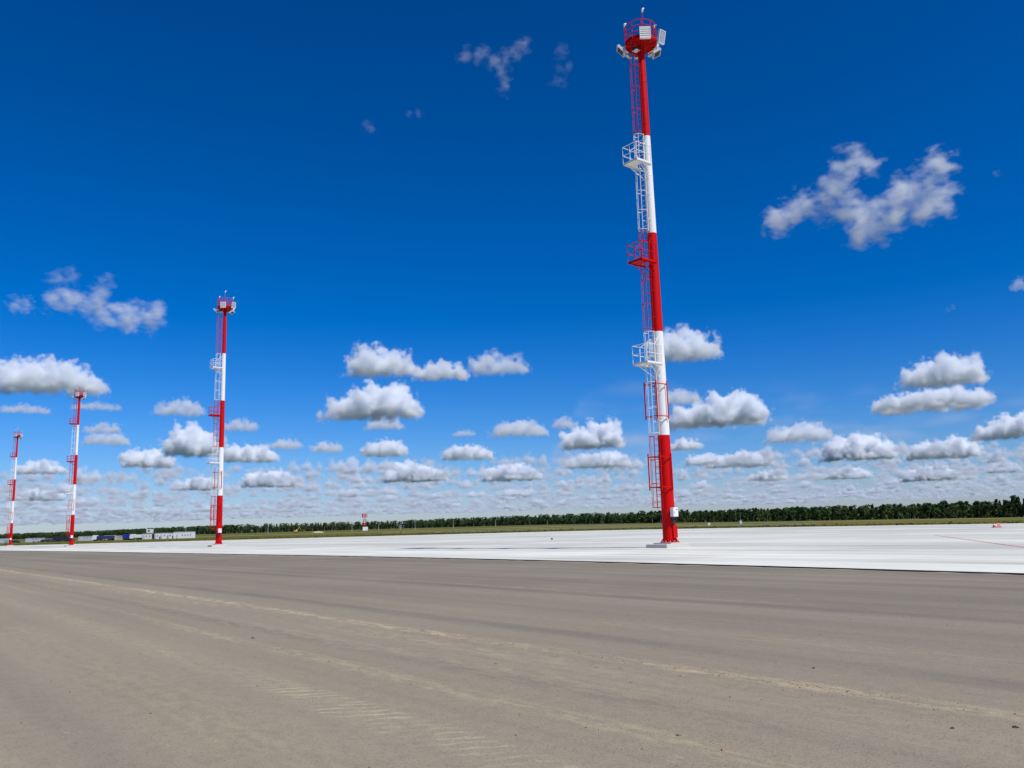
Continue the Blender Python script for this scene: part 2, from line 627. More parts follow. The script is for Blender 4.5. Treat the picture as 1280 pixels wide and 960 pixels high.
def ribbon(name, pts, w, z, mat, parent=None):
    mb = MB()
    V = []
    for i, (x, y) in enumerate(pts):
        a = Vector(pts[max(0, i - 1)])
        b_ = Vector(pts[min(len(pts) - 1, i + 1)])
        d = (b_ - a).normalized()
        n = Vector((-d.y, d.x)) * w / 2
        for s in (-1, 1):
            X_, Y_ = x + s * n.x, y + s * n.y
            V.append((X_, Y_, float(height(X_, Y_)) + z))
    mb.add(V, [(2 * i, 2 * i + 1, 2 * i + 3, 2 * i + 2) for i in range(len(pts) - 1)])
    return mb.build(name, mat, parent)


edge_shade = MB()  # added black strip: paints the shade along the raised slab edge
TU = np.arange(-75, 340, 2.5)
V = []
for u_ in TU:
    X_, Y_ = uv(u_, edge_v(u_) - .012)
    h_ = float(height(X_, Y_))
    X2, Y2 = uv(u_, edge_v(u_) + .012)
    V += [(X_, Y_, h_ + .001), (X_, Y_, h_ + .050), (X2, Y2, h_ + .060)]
edge_shade.add(V, [q for k in range(len(TU) - 1) for q in ((3 * k, 3 * k + 3, 3 * k + 4, 3 * k + 1), (3 * k + 1, 3 * k + 4, 3 * k + 5, 3 * k + 2))])
edge_shade.build('edge_shade_strip', M['edge_shade'], apron)
fil, V = MB(), []
TU = np.arange(-75, 340, .6)
for u_ in TU:
    w_ = .05 + .10 * max(0.0, math.sin(u_ * .9) * math.sin(u_ * .37 + 1)) + random.uniform(0, .05)
    for (dv, dz) in ((-w_ - .02, .003), (-.0135, random.uniform(.012, .032))):
        X_, Y_ = uv(u_, edge_v(u_) + dv)
        V.append((X_, Y_, float(height(X_, Y_)) + dz))
fil.add(V, [(2 * k, 2 * k + 2, 2 * k + 3, 2 * k + 1) for k in range(len(TU) - 1)])
tag(fil.build('dust', M['dust'], asphalt), kind='stuff').matrix_parent_inverse = Matrix.Rotation(AZ, 4, 'Z').inverted()

line_pts = [(31.19 + (18.0 - 31.19) * k / 12, 64.46 + (26.9 - 64.46) * k / 12) for k in range(13)]
tag(ribbon('pavement_marking', line_pts, 0.11, 0.064, M['redline']), kind='structure')
tag(ribbon('service_road', [(-420 + 30 * k, 545 + 10 * math.sin(k * .35)) for k in range(36)], 16, -0.04, M['track']), kind='structure')
tag(ribbon('gravel_path', [(-60 + 12 * k, 388 + 6 * math.sin(k * .5) - k * 1.2) for k in range(17)], 10, -0.05, M['track']), kind='structure')
tag(ribbon('taxiway', [(-30 + 20 * k, 318 - k * 1.5) for k in range(8)], 5, -0.05, M['track']), kind='structure')

# grass tufts on the verge past the concrete
NT_ = 9000
tv, tf = [], []
uu = RNG.uniform(30, 345, NT_)
off = RNG.exponential(16.0, NT_) + 0.3
for k in range(NT_):
    v_ = (fc - fa * uu[k]) / fb + off[k]
    X_, Y_ = uv(uu[k], v_)
    z_ = float(height(X_, Y_)) - 0.1
    hgt = RNG.uniform(.18, .55)
    wd = RNG.uniform(.2, .6)
    a_ = RNG.uniform(0, math.pi)
    dx, dy = math.cos(a_) * wd, math.sin(a_) * wd
    i0 = len(tv)
    tv += [(X_ - dx, Y_ - dy, z_), (X_ + dx, Y_ + dy, z_), (X_ + dx * .6 + .1, Y_ + dy * .6, z_ + hgt), (X_ - dx * .7, Y_ - dy * .7 + .1, z_ + hgt * .8)]
    tf.append((i0, i0 + 1, i0 + 2, i0 + 3))
tag(link('grass', np_mesh('grass', np.array(tv), np.array(tf), M['grass'])), 'tufts of dry grass on the verge past the concrete', None, None, 'stuff')

# crumbs and clods on the asphalt
def clod_geo(r, seed):
    rr = random.Random(seed)
    P = [(0, 0, r * .75)]
    for k in range(5):
        a_ = k * 1.2566 + rr.uniform(-.3, .3)
        P.append((math.cos(a_) * r * rr.uniform(.6, .95), math.sin(a_) * r * rr.uniform(.6, .95), r * rr.uniform(.3, .55)))
    for k in range(5):
        a_ = k * 1.2566 + .6 + rr.uniform(-.3, .3)
        P.append((math.cos(a_) * r * rr.uniform(.8, 1.1), math.sin(a_) * r * rr.uniform(.8, 1.1), -.004))
    F = [(0, 1 + k, 1 + (k + 1) % 5) for k in range(5)]
    for k in range(5):
        F += [(1 + k, 6 + k, 1 + (k + 1) % 5), (1 + (k + 1) % 5, 6 + k, 6 + (k + 1) % 5)]
    return P, F


crumbs, dark = MB(), MB()
for k in range(900):
    if k < 420:
        u_, v_ = random.uniform(3.2, 11.5), random.gauss(7.0, .13)
        r_ = random.uniform(.003, .010)
    elif k < 560:
        u_, v_ = random.uniform(3.2, 14), random.gauss(random.choice((4.68, 3.6, 6.3, 4.5)), .2)
        r_ = random.uniform(.003, .009)
    else:
        u_, v_ = random.uniform(2, 22), random.uniform(.5, 16)
        r_ = random.uniform(.003, .011)
    X_, Y_ = uv(u_, v_)
    P, F = clod_geo(r_, k)
    z_ = float(height(X_, Y_))
    (crumbs if random.random() < .72 else dark).add([(p[0] + X_, p[1] + Y_, p[2] + z_) for p in P], F)
tag(crumbs.build('gravel', M['clod']), 'pale crumbs of dried earth scattered along the dust line', None, None, 'stuff')
tag(dark.build('gravel', M['stone_dark']), 'small dark stones scattered over the asphalt', None, None, 'stuff')
for k, (u_, v_, r_, mt) in enumerate(((4.32, 4.84, .022, 'clod'), (3.85, 4.74, .02, 'clod'), (4.24, 4.39, .018, 'clod'), (8.01, 2.26, .022, 'clod'), (5.61, 6.93, .022, 'clod'), (7.89, 5.89, .02, 'clod'), (9.87, 6.83, .03, 'clod'), (4.32, 7.05, .018, 'clod'),
                                      (2.81, 6.67, .020, 'stone_dark'), (3.1, 6.35, .016, 'stone_dark'), (5.2, 7.9, .016, 'stone_dark'), (12.5, 4.9, .025, 'stone_dark'))):
    X_, Y_ = uv(u_, v_)
    P, F = clod_geo(r_, 50 + k)
    o = MB().add([(p[0] * 1.3, p[1], p[2]) for p in P], F).build('dirt_clod' if mt == 'clod' else 'stone', M[mt])
    o.location = (X_, Y_, float(height(X_, Y_)))
    o.rotation_euler = (0, 0, k * 1.1)
    if mt == 'clod':
        tag(o, 'larger pale clod of dried earth lying on the dusty asphalt', 'clod', 'earth clods on the asphalt')
    else:
        tag(o, 'single dark stone lying loose on the dusty asphalt', 'stone', 'dark stones on the asphalt')


# ------------------------------------------------------------------ lighting masts
BANDS = (0.34, 6.54, 12.82, 19.05, 25.43, 31.70)
BCOL = ('red', 'white', 'red', 'white', 'red')
RAD = lambda z: 0.395 - 0.0057 * z
MAST_ROT = math.atan2(-V_DIR[1], -V_DIR[0])     # local +x points over the asphalt, where the ladders hang


def band_at(z):
    for k in range(5):
        if z < BANDS[k + 1]:
            return BCOL[k]
    return 'red'


def build_mast(loc, label, landings):
    root = thing('lighting_mast', loc, MAST_ROT, label, 'light mast', 'row of red and white lighting masts')
    # foundation
    pl = MB().cham((0.14, -.06, 0.08), (1.95, 1.62, 0.28), 0.02).build('plinth', M['plinth'], root)
    MB().cham((0, 0, 0.255), (1.36, 1.36, 0.07), 0.015).build('upper_step', M['plinth'], pl)
    fl = MB().lathe([(0.56, 0.29), (0.56, 0.33), (0.40, 0.34)], 24).build('base_flange', M['red'], root)
    gus, nuts = MB(), MB()
    for k in range(12):
        a = k * math.pi / 6
        rot = Matrix.Rotation(a, 3, 'Z')
        gus.add([rot @ Vector(p) for p in ((.38, -.008, .33), (.53, -.008, .33), (.38, -.008, .55), (.38, .008, .33), (.53, .008, .33), (.38, .008, .55))],
                [(0, 1, 2), (3, 5, 4), (0, 3, 4, 1), (1, 4, 5, 2), (2, 5, 3, 0)])
        a2 = a + math.pi / 12
        nuts.tube((.49 * math.cos(a2), .49 * math.sin(a2), .325), (.49 * math.cos(a2), .49 * math.sin(a2), .40), .024, n=6)
    tag(gus.build('gussets', M['red'], fl), kind='stuff')
    tag(nuts.build('anchor_bolts', M['galv'], fl), kind='stuff')
    # pole
    for k in range(5):
        z0, z1 = BANDS[k], BANDS[k + 1]
        sec = MB().lathe([(RAD(z0), z0), (RAD(z1), z1)], 40, False).build('pole_section', M[BCOL[k]], root, True)
        zm = (z0 + z1) / 2 + .5
        MB().lathe([(RAD(zm) + .006, zm), (RAD(zm) + .012, zm + .03), (RAD(zm) + .006, zm + .06)], 32).build('weld_band', M[BCOL[k]], sec)
    # ladder in five runs with safety cage
    zs = [2.25] + list(BANDS[1:5]) + [31.6]
    for k in range(5):
        z0, z1 = zs[k] + (.02 if k else 0), zs[k + 1] - .02
        mt = M[BCOL[k]]
        x0, x1 = RAD(z0) + .26, RAD(z1) + .26
        lad = MB()
        for s in (-.23, .23):
            lad.tube((x0, s, z0), (x1, s, z1), .024, n=6)
        lo = lad.build('ladder', mt, root)
        rungs, ties, cage = MB(), MB(), MB()
        n = int((z1 - z0) / .33)
        for i in range(n + 1):
            z = z0 + .05 + i * .33
            if z > z1:
                break
            x = RAD(z) + .26
            rungs.tube((x, -.23, z), (x, .23, z), .013, n=5)
            if i % 5 == 2:
                for s in (-.23, .23):
                    ties.tube((x, s, z + .1), (RAD(z) * .55, s * .75, z + .1), .018, n=5)
        tag(rungs.build('rungs', mt, lo), kind='stuff')
        tag(ties.build('wall_ties', mt, lo), kind='stuff')
        nh = max(2, int((z1 - z0) / 1.25))
        for i in range(nh + 1):
            z = z0 + .06 + (z1 - z0 - .14) * i / nh
            x = RAD(z) + .26
            prev = None
            for j in range(9):
                a = -math.pi / 2 + math.pi * j / 8
                q = (x + .54 * math.cos(a) * 1.0, .33 * math.sin(a) if j not in (0, 8) else .23 * math.sin(a), z)
                if prev:
                    cage.tube(prev, q, .019, n=5)
                prev = q
        for a in (-.62, 0, .62):
            cage.tube((x0 + .54 * math.cos(a), .33 * math.sin(a), z0 + .04), (x1 + .54 * math.cos(a), .33 * math.sin(a), z1 - .06), .016, n=5)
        cage.build('ladder_cage', mt, root)
    # landings
    for (zf, cname) in landings:
        mt = M[cname]
        r = RAD(zf)
        xa, xb, yh = r + .02, r + 1.34, .58
        pf = bpy.data.objects.new('landing', None)
        col.objects.link(pf)
        pf.parent = root
        pf.location = (0, 0, zf)
        # floor with a climbing hatch beside the pole
        fb_ = MB()
        fb_.box(((xa + .62 + xb) / 2, 0, 0), (xb - xa - .62, 2 * yh, .05))
        for s in (-1, 1):
            fb_.box((xa + .31, s * (yh + .30) / 2, 0), (.62, yh - .30, .05))
        fb_.build('floor_plate', mt, pf)
        kb = MB()
        kb.box((xb + .004, 0, .05), (.008, 2 * yh, .10))
        for s in (-1, 1):
            kb.box(((xa + xb) / 2, s * (yh + .004), .05), (xb - xa, .008, .10))
        kb.build('kick_plate', mt, pf)
        rl = MB()
        for z in (.6, 1.15):
            rl.tube((xb, -yh, z), (xb, yh, z), .022, n=6)
            for s in (-1, 1):
                rl.tube((xa, s * yh, z), (xb, s * yh, z), .022, n=6)
        for x in (xa + .08, (xa + xb) / 2, xb):
            for s in (-1, 1):
                MB().tube((x, s * yh, .02), (x, s * yh, 1.17), .022, n=6).build('rail_post', mt, pf)
        MB().tube((xb, 0, .02), (xb, 0, 1.17), .02, n=6).build('rail_post', mt, pf)
        for s in (-1, 1):
            rl.tube((r * .7, s * .2, 1.75), (xa + .62, s * yh, 1.15), .02, n=6)
        rl.build('hand_rail', mt, pf)
        br = MB()
        for s in (-1, 1):
            br.tube((r * .8, s * .18, -.75), (xb - .35, s * yh * .8, -.03), .026, n=6)
            br.tube((r * .6, s * yh * .8, -.05), (xb, s * yh * .8, -.05), .03, n=6)
        br.build('support_bracket', mt, pf)
    # red guard frames round the lower ladder
    for (z0, z1) in ((7.45, 9.75), (3.3, 5.45)):
        gf = MB()
        cx, a = .47, .47
        for sx in (-1, 1):
            for sy in (-1, 1):
                gf.box((cx + sx * a, sy * a, (z0 + z1) / 2), (.055, .055, z1 - z0))
        for z in (z0 + .18, z1 - .2):
            for s in (-1, 1):
                gf.box((cx, s * a, z), (2 * a - .06, .045, .05))
                gf.box((cx + s * a, 0, z), (.045, 2 * a - .06, .05))
        gf.build('guard_frame', M['red'], root)
    # control box, cable and hatch on the sunny side
    y0 = RAD(2) + .17
    cb = MB().cham((.10, y0, 2.02), (.42, .24, .52), .012).build('control_box', M['white'], root)
    MB().box((.10, y0 + .126, 2.02), (.36, .010, .44)).build('door', M['white'], cb)
    MB().box((.03, y0 + .1345, 2.17), (.16, .005, .05)).build('warning_label', M['orange'], cb)
    MB().box((.22, y0 + .140, 2.0), (.02, .02, .09)).build('handle', M['black'], cb)
    MB().box((.10, RAD(2) + .02, 2.02), (.3, .06, .4)).build('mounting_plate', M['galv'], cb)
    cbm = MB()
    for i, dx in enumerate((-.1, .0, .1)):
        cbm.tube((.10 + dx, y0 - .02, 1.74), (.06 + dx * .6, RAD(1.3) + .06, 1.45), .028, n=6)
    cbm.box((.08, RAD(1.4) + .06, 1.46), (.28, .12, .20))
    cbm.build('cable_entry', M['black'], root)
    MB().cham((-.02, RAD(1) + .02, .92), (.36, .12, .72), .012).build('hatch_cover', M['red'], root)
    # crown platform
    H = 31.72
    top = MB().lathe([(0.30, H - .10), (0.98, H - .05), (1.0, H), (1.0, H + .03), (.2, H + .035)], 40).build('top_platform', M['red'], root)
    tb = MB()
    n = 40
    P, F = [], []
    for (rr, z) in ((1.0, H - .02), (1.0, H + .20), (.985, H + .20), (.985, H - .02)):
        for i in range(n):
            a = 2 * math.pi * i / n
            P.append((rr * math.cos(a), rr * math.sin(a), z))
    for k in range(3):
        for i in range(n):
            F.append((k * n + i, k * n + (i + 1) % n, (k + 1) * n + (i + 1) % n, (k + 1) * n + i))
    tb.add(P, F).build('toe_board', M['red'], top)
    gr = MB()
    for z in (H + .45, H + .82, H + 1.2):
        gr.arc((0, 0, z), 1.0, .024, seg=40, n=6)
    gr.build('guard_rail', M['red'], top)
    bk = MB()
    for k in range(10):
        a = 2 * math.pi * k / 10 + .2
        c_, s_ = math.cos(a), math.sin(a)
        MB().tube((c_, s_, H), (c_, s_, H + 1.22), .024, n=6).build('rail_post', M['red'], top)
        bk.tube((.22 * c_, .22 * s_, H - .62), (.9 * c_, .9 * s_, H - .06), .03, n=6)
        bk.tube((.2 * c_, .2 * s_, H - .085), (.96 * c_, .96 * s_, H - .075), .03, n=6)
    tag(bk.build('deck_brackets', M['red'], top), kind='stuff')
    # floodlights: (where round the deck, radius, height above deck, way it faces, tilt, width, height, back with fins turned outwards)
    for (pos, rad_, dz, ang, tilt, w, hh, fin_out) in ((57, 1.12, .16, 52, 0, .66, .78, True), (122, 1.36, .26, 90, 14, .50, .84, False), (138, .98, -.66, 138, 62, .75, .5, False),
                                                       (-42, 1.30, -.32, -42, 40, .62, .62, False), (178, 1.16, .0, 178, 25, .66, .74, False), (228, 1.16, .0, 228, 25, .66, .74, False), (278, 1.2, -.1, 278, 30, .6, .7, False)):
        pa, a = math.radians(pos), math.radians(ang)
        w, hh = w * .9, hh * .9
        rot = Matrix.Rotation(a, 3, 'Z') @ Matrix.Rotation(math.radians(tilt), 3, 'Y')
        c = Vector((math.cos(pa) * rad_, math.sin(pa) * rad_, H + dz))
        at = lambda x, y, z: c + rot @ Vector((x, y, z))
        sx = 1 if fin_out else -1
        fo = MB().box(c, (.06, w, hh), rot).build('floodlight', M['black'] if fin_out else M['galv'], root)
        nf = 5
        for i in range(nf):
            z = -hh * .40 + hh * .80 * i / (nf - 1)
            MB().box(at(sx * .065, 0, z), (.07, w * .96, .075), rot).build('cooling_fin', M['white'], fo)
        fr = MB()
        for s in (-1, 1):
            fr.box(at(sx * .03, s * (w / 2 + .020), 0), (.16, .04, hh), rot)
            fr.box(at(sx * .03, 0, s * (hh / 2 + .020)), (.16, w + .08, .04), rot)
        fr.build('frame', M['white'] if pos in (57, 122) else M['galv'], fo)
        MB().box(at(-sx * .037, 0, 0), (.012, w * .86, hh * .86), rot).build('lens', M['black'] if pos in (57, 138, -42) else M['lens'], fo)
        ab = MB()
        q = Vector((math.cos(pa) * .99, math.sin(pa) * .99, H + min(.9, max(-.03, dz))))
        for s in (-1, 1):
            sd = Vector((-math.sin(pa), math.cos(pa), 0)) * s * w * .5
            ab.tube(q + sd * .4, c + sd * .8, .022, n=6)
        tag(ab.build('arm', M['white'], fo), kind='stuff')
    # small lamp under the deck and obstruction lights on rods
    a = math.radians(5)
    sl = MB().box((.62 * math.cos(a), .62 * math.sin(a), H - .50), (.30, .34, .12)).build('deck_lamp', M['black'], root)
    MB().box((.54 * math.cos(a), .66 * math.sin(a), H - .60), (.34, .36, .035)).build('lamp_cover', M['white'], sl)
    MB().tube((.6, .05, H - .46), (.6, .05, H - .06), .02, n=6).build('hanger', M['galv'], sl)
    for (ang, rr, z1) in ((66, .50, H + 2.02), (-58, 1.0, H + 1.5), (156, 1.0, H + 1.28)):
        a = math.radians(ang)
        x, y = rr * math.cos(a), rr * math.sin(a)
        ro = MB().tube((x, y, H + .02), (x, y, z1), .018 if rr < .9 else .022, n=6).build('obstruction_light', M['red'] if rr < .9 else M['red'], root)
        hd = MB()
        hd.tube((x, y, z1 - .02), (x + .02, y + .03, z1 + .16), .06, .075, n=10)
        hd.tube((x + .02, y + .03, z1 + .16), (x - .10, y + .05, z1 + .27), .07, .045, n=10)
        hd.build('lamp_head', M['white'], ro)
        MB().tube((x - .10, y + .05, z1 + .27), (x - .17, y + .06, z1 + .30), .05, .03, n=8).build('lamp_lens', M['amber'], ro)
    return root


STD = ((10.72, 'white'), (17.0, 'red'), (23.35, 'white'))
ALT = ((10.9, 'white'), (17.6, 'red'), (25.6, 'red'))
ZP = 0.05
for (x, y, lb, ld) in ((8.91, 50.18, 'first red and white lighting mast of the row, counted from the traffic cone', STD),
                       (-38.5, 111.3, 'second red and white lighting mast of the row, counted from the traffic cone', STD),
                       (-92.6, 179.0, 'third red and white lighting mast of the row, counted from the traffic cone', ALT),
                       (-145.0, 246.5, 'fourth red and white lighting mast of the row, last one before the parked lorries', ALT)):
    build_mast((x, y, float(height(x, y)) + ZP), lb, ld)

# ------------------------------------------------------------------ small things on and past the apron
def zg(x, y, dz=-0.09):
    return float(height(x, y)) + dz


x, y = 57.93, 104.52
cone = thing('traffic_cone', (x, y, zg(x, y, .06)), .2, 'small orange red traffic cone standing alone on the pale concrete', 'traffic cone')
cone.scale = (.85, .85, .85)
MB().cham((0, 0, .03), (.55, .55, .06), .02).build('base', M['black'], cone)
MB().lathe([(.22, .06), (.15, .32)], 20, False).build('body', M['orange'], cone, True)
MB().lathe([(.151, .32), (.105, .52)], 20, False).build('reflective_band', M['white'], cone, True)
MB().lathe([(.104, .52), (.04, .80), (.0, .81)], 20).build('tip', M['orange'], cone, True)
x, y = 58.62, 104.7
bd = thing('warning_board', (x, y, zg(x, y, .06)), .3, 'faded pink red board propped upright beside the traffic cone', 'board')
MB().box((0, 0, .32), (.46, .04, .44)).build('panel', M['pink'], bd)
for s in (-1, 1):
    MB().box((s * .2, 0, .04), (.06, .4, .08)).build('foot', M['orange'], bd)
x, y = 3.72, 90.59
pk = thing('paving_light', (x, y, zg(x, y, .058)), 0, 'low dark light fitting set on the open concrete', 'ground light')
pk.scale = (.6, .6, .55)
MB().lathe([(.22, 0), (.22, .10), (.15, .22)], 16).build('body', M['black'], pk)
MB().lathe([(.10, .22), (.09, .30), (.02, .33)], 12).build('lens', M['lens'], pk)
x, y = 74.0, 330.0
mk = thing('marker_post', (x, y, zg(x, y)), 0, 'short pale marker with yellow face in the grass verge', 'marker')
MB().box((0, 0, .7), (.9, .18, .9)).build('panel', M['cream'], mk)
for s in (-.35, .35):
    MB().box((s, 0, .12), (.08, .08, .3)).build('leg', M['galv'], mk)


def far_pole(x, y, hgt, label):
    o = thing('lamp_post', (x, y, zg(x, y)), 0, label, 'lamp post', 'thin posts before the forest')
    MB().tube((0, 0, 0), (0, 0, hgt), .16, .09, n=8).build('pole', M['galv'], o)
    MB().tube((0, 0, hgt - .1), (1.3, 0, hgt + .2), .07, n=6).build('arm', M['galv'], o)
    MB().box((1.5, 0, hgt + .2), (.8, .3, .14)).build('lamp_head', M['galv'], o)


for (x, y, hgt) in ((-231, 800, 9), (-152.8, 800, 9.5), (-94, 800, 7), (-108, 800, 6), (-128, 800, 6), (-300, 780, 8), (-60, 820, 7), (-20, 840, 7)):
    far_pole(x, y, hgt, 'thin grey lamp post standing in front of the forest')

# kiosk and aerial by the forest on the right
x, y = 117.2, 450.0
ki = thing('equipment_hut', (x, y, zg(x, y)), .3, 'small grey equipment hut with aerial in the grass before the forest', 'hut')
MB().cham((0, 0, 1.3), (2.6, 2.2, 2.6), .03).build('wall', M['greyclad'], ki)
MB().cham((0, 0, 2.7), (2.9, 2.5, .2), .03).build('roof', M['greyclad'], ki)
ki.scale = (.55, .55, .6)
MB().box((0, -1.13, 1.1), (.9, .06, 2.0)).build('door', M['greyclad'], ki)
MB().tube((1.0, .6, 2.7), (1.0, .6, 8.4), .07, .04, n=6).build('aerial', M['galv'], ki)

# radar tower
x, y = -158.5, 900.0
rd = thing('radar_tower', (x, y, zg(x, y)), .3, 'red and white radar aerial on a lattice tower above a white hut', 'radar tower')
lt = MB()
for sx in (-1, 1):
    for sy in (-1, 1):
        lt.tube((sx * 1.5, sy * 1.5, 0), (sx * 1.1, sy * 1.1, 12.0), .16, n=6)
for k in range(4):
    z0, z1 = k * 3.0, (k + 1) * 3.0
    for s in (-1, 1):
        lt.tube((-1.4, s * 1.4, z0), (1.3, s * 1.3, z1), .08, n=5)
        lt.tube((s * 1.4, 1.4, z0), (s * 1.3, -1.3, z1), .08, n=5)
lt.build('lattice_tower', M['red'], rd)
MB().box((0, 0, 12.2), (3.6, 3.6, .3)).build('platform', M['white'], rd)
an = MB()
for k in range(9):
    a = math.radians(-56 + 14 * k)
    an.box((2.9 * math.sin(a), 1.6 - 1.6 * math.cos(a), 15.6), (.75, .22, 4.0), Matrix.Rotation(a, 3, 'Z'))
an.build('reflector', M['red'], rd)
MB().tube((0, .8, 12.3), (0, .8, 15.0), .5, .35, n=10).build('turntable', M['red'], rd)
for s in (-1.6, 0, 1.6):
    MB().box((s, -.3, 15.6), (.4, .2, 4.2)).build('reflector_stripe', M['white'], rd)
for s in (-1.5, 1.5):
    MB().tube((s, 1, 12.3), (s, 1, 19.0), .07, n=5).build('lightning_rod', M['red'], rd)
hb = MB().cham((0, -2.6, 1.9), (5.2, 3.6, 3.8), .05).build('hut', M['white'], rd)
MB().box((1.2, -4.42, 1.2), (1.0, .06, 2.2)).build('door', M['greyclad'], hb)

# excavator
x, y = -230.5, 900.0
ex = thing('excavator', (x, y, zg(x, y)), 0.5, 'yellow excavator with its boom folded in an upright angle', 'excavator')
for s in (-1, 1):
    MB().cham((0, s * 1.1, .45), (3.6, .6, .9), .2).build('track', M['tyre'], ex)
up = MB().cham((-.6, 0, 1.6), (3.2, 2.4, 1.2), .15).build('upper_body', M['yellow'], ex)
cb = MB().cham((.6, .7, 2.4), (1.3, 1.0, 1.7), .12).build('cab', M['yellow'], ex)
MB().box((1.27, .7, 2.55), (.03, .8, 1.0)).build('windscreen', M['glass'], cb)
MB().tube((.9, -.3, 1.7), (3.3, -.3, 5.6), .30, .20, n=8).build('boom', M['yellow'], ex)
MB().tube((3.2, -.3, 5.6), (5.4, -.3, 2.0), .22, .16, n=8).build('dipper_arm', M['yellow'], ex)
MB().cham((5.3, -.3, 1.4), (1.0, 1.2, 1.0), .2).build('bucket', M['black'], ex)
md = MB()
P, F = [], []
for k in range(5):
    for i in range(14):
        a = 2 * math.pi * i / 14
        rr = 9.0 * (1 - k / 5.0) ** .8 * (1 + .2 * math.sin(3 * a + k))
        P.append((rr * math.cos(a), rr * .6 * math.sin(a), 1.9 * math.sin(k / 4 * math.pi / 2) + .15 * math.sin(5 * a)))
for k in range(4):
    for i in range(14):
        F.append((k * 14 + i, k * 14 + (i + 1) % 14, (k + 1) * 14 + (i + 1) % 14, (k + 1) * 14 + i))
F.append(tuple(range(56, 70)))
sd = md.add(P, F).build('sand_heap', M['sand'], None, True)
sd.location = (-163, 705, zg(-163, 705))
sd.scale = (.55, .55, .5)
tag(sd, 'low heap of pale sand dumped near the yellow excavator', 'sand heap')


# site cabins, lorries and cars past the far masts
def cabin(x, y, w, hgt, mat, label, d=2.6, name='site_cabin', nwin=2, group='site cabins beyond the apron'):
    o = thing(name, (x, y, zg(x, y)), random.uniform(-.06, .06), label, 'cabin', group)
    MB().cham((0, 0, hgt / 2 + .1), (w, d, hgt), .04).build('wall', M[mat], o)
    MB().cham((0, 0, hgt + .18), (w + .2, d + .2, .14), .03).build('roof', M['greyclad'], o)
    MB().box((-w * .32, -d / 2 - .03, 1.15), (.85, .05, 1.95)).build('door', M['greyclad'], o)
    for k in range(nwin):
        xx = -w * .05 + k * w * .4 / max(1, nwin - 1) if nwin > 1 else w * .2
        wd = MB().box((xx, -d / 2 - .03, 1.7), (.7, .05, .6)).build('window', M['white'], o)
        MB().box((xx, -d / 2 - .06, 1.7), (.56, .02, .46)).build('pane', M['glass'], wd)
    return o


def lorry(x, y, rz, cabm, boxm, L, label, tall=2.2, name='lorry'):
    o = thing(name, (x, y, zg(x, y)), rz, label, 'lorry', 'lorries parked beyond the apron')
    MB().box((0, 0, .85), (L, .9, .22)).build('chassis', M['black'], o)
    cb = MB()
    cb.add([(L / 2 - 2.0, -1.2, .7), (L / 2, -1.2, .7), (L / 2, -1.2, 1.7), (L / 2 - .25, -1.2, 2.9), (L / 2 - 2.0, -1.2, 2.9),
            (L / 2 - 2.0, 1.2, .7), (L / 2, 1.2, .7), (L / 2, 1.2, 1.7), (L / 2 - .25, 1.2, 2.9), (L / 2 - 2.0, 1.2, 2.9)],
           [(0, 1, 2, 3, 4), (9, 8, 7, 6, 5), (0, 5, 6, 1), (1, 6, 7, 2), (2, 7, 8, 3), (3, 8, 9, 4), (4, 9, 5, 0)])
    cbo = cb.build('cab', M[cabm], o)
    MB().box((L / 2 - .9, -1.215, 2.2), (.9, .02, .7)).build('side_window', M['glass'], cbo)
    MB().add([(L / 2 + .01, -1.0, 1.8), (L / 2 + .01, 1.0, 1.8), (L / 2 - .22, 1.0, 2.8), (L / 2 - .22, -1.0, 2.8)], [(0, 1, 2, 3)]).build('windscreen', M['glass'], cbo)
    MB().cham((-1.15, 0, 1.0 + tall / 2), (L - 2.4, 2.4, tall), .06).build('cargo_body', M[boxm], o)
    for xx in (L / 2 - 1.0, -L / 2 + .9, -L / 2 + 2.2):
        for s in (-1, 1):
            MB().tube((xx, s * .85, .5), (xx, s * 1.18, .5), .5, n=16).build('wheel', M['tyre'], o)
    return o


def car(x, y, rz, mat, label):
    o = thing('parked_car', (x, y, zg(x, y)), rz, label, 'car', 'cars parked among the lorries')
    prof = [(-2.2, .3), (2.2, .3), (2.25, .75), (1.2, .95), (.5, 1.45), (-1.3, 1.47), (-2.1, 1.0), (-2.25, .8)]
    n = len(prof)
    P = [(a, s * .88, b) for s in (-1, 1) for (a, b) in prof]
    MB().add(P, [tuple(range(n)), tuple(range(2 * n - 1, n - 1, -1))] + [(i, i + n, (i + 1) % n + n, (i + 1) % n) for i in range(n)]).build('body', M[mat], o)
    MB().add([(-1.3, -.89, 1.0), (.9, -.89, 1.0), (.4, -.89, 1.38), (-1.1, -.89, 1.4)], [(0, 1, 2, 3)]).build('side_window', M['glass'], o)
    for xx in (-1.35, 1.35):
        for s in (-1, 1):
            MB().tube((xx, s * .7, .33), (xx, s * .92, .33), .33, n=12).build('wheel', M['tyre'], o)
    return o


cabin(-166.0, 430, 10.0, 3.1, 'white', 'longest white site cabin at the end of the cabin row', nwin=4)
cabin(-172.9, 430, 1.8, 2.7, 'white', 'narrow white site cabin beside the longest cabin', nwin=1)
cabin(-176.0, 430, 2.9, 2.8, 'white', 'white site cabin second along from the longest cabin', nwin=1)
cabin(-179.6, 431, 2.4, 2.8, 'white', 'white site cabin third along from the longest cabin', nwin=1)
tw = cabin(-188.6, 440, 4.6, 2.7, 'cream', 'stacked cream site cabins of two storeys beside the cabin row', nwin=2)
up = MB().cham((1.0, 0, 4.2), (2.6, 2.5, 1.9), .04).build('upper_storey', M['cream'], tw)
MB().box((1.0, -1.27, 4.3), (1.0, .04, .8)).build('window', M['glass'], up)
lorry(-183.2, 441, 0.1, 'carblack', 'carblack', 6.5, 'black tipper lorry parked between the cream cabins and the white cabins', 1.6)
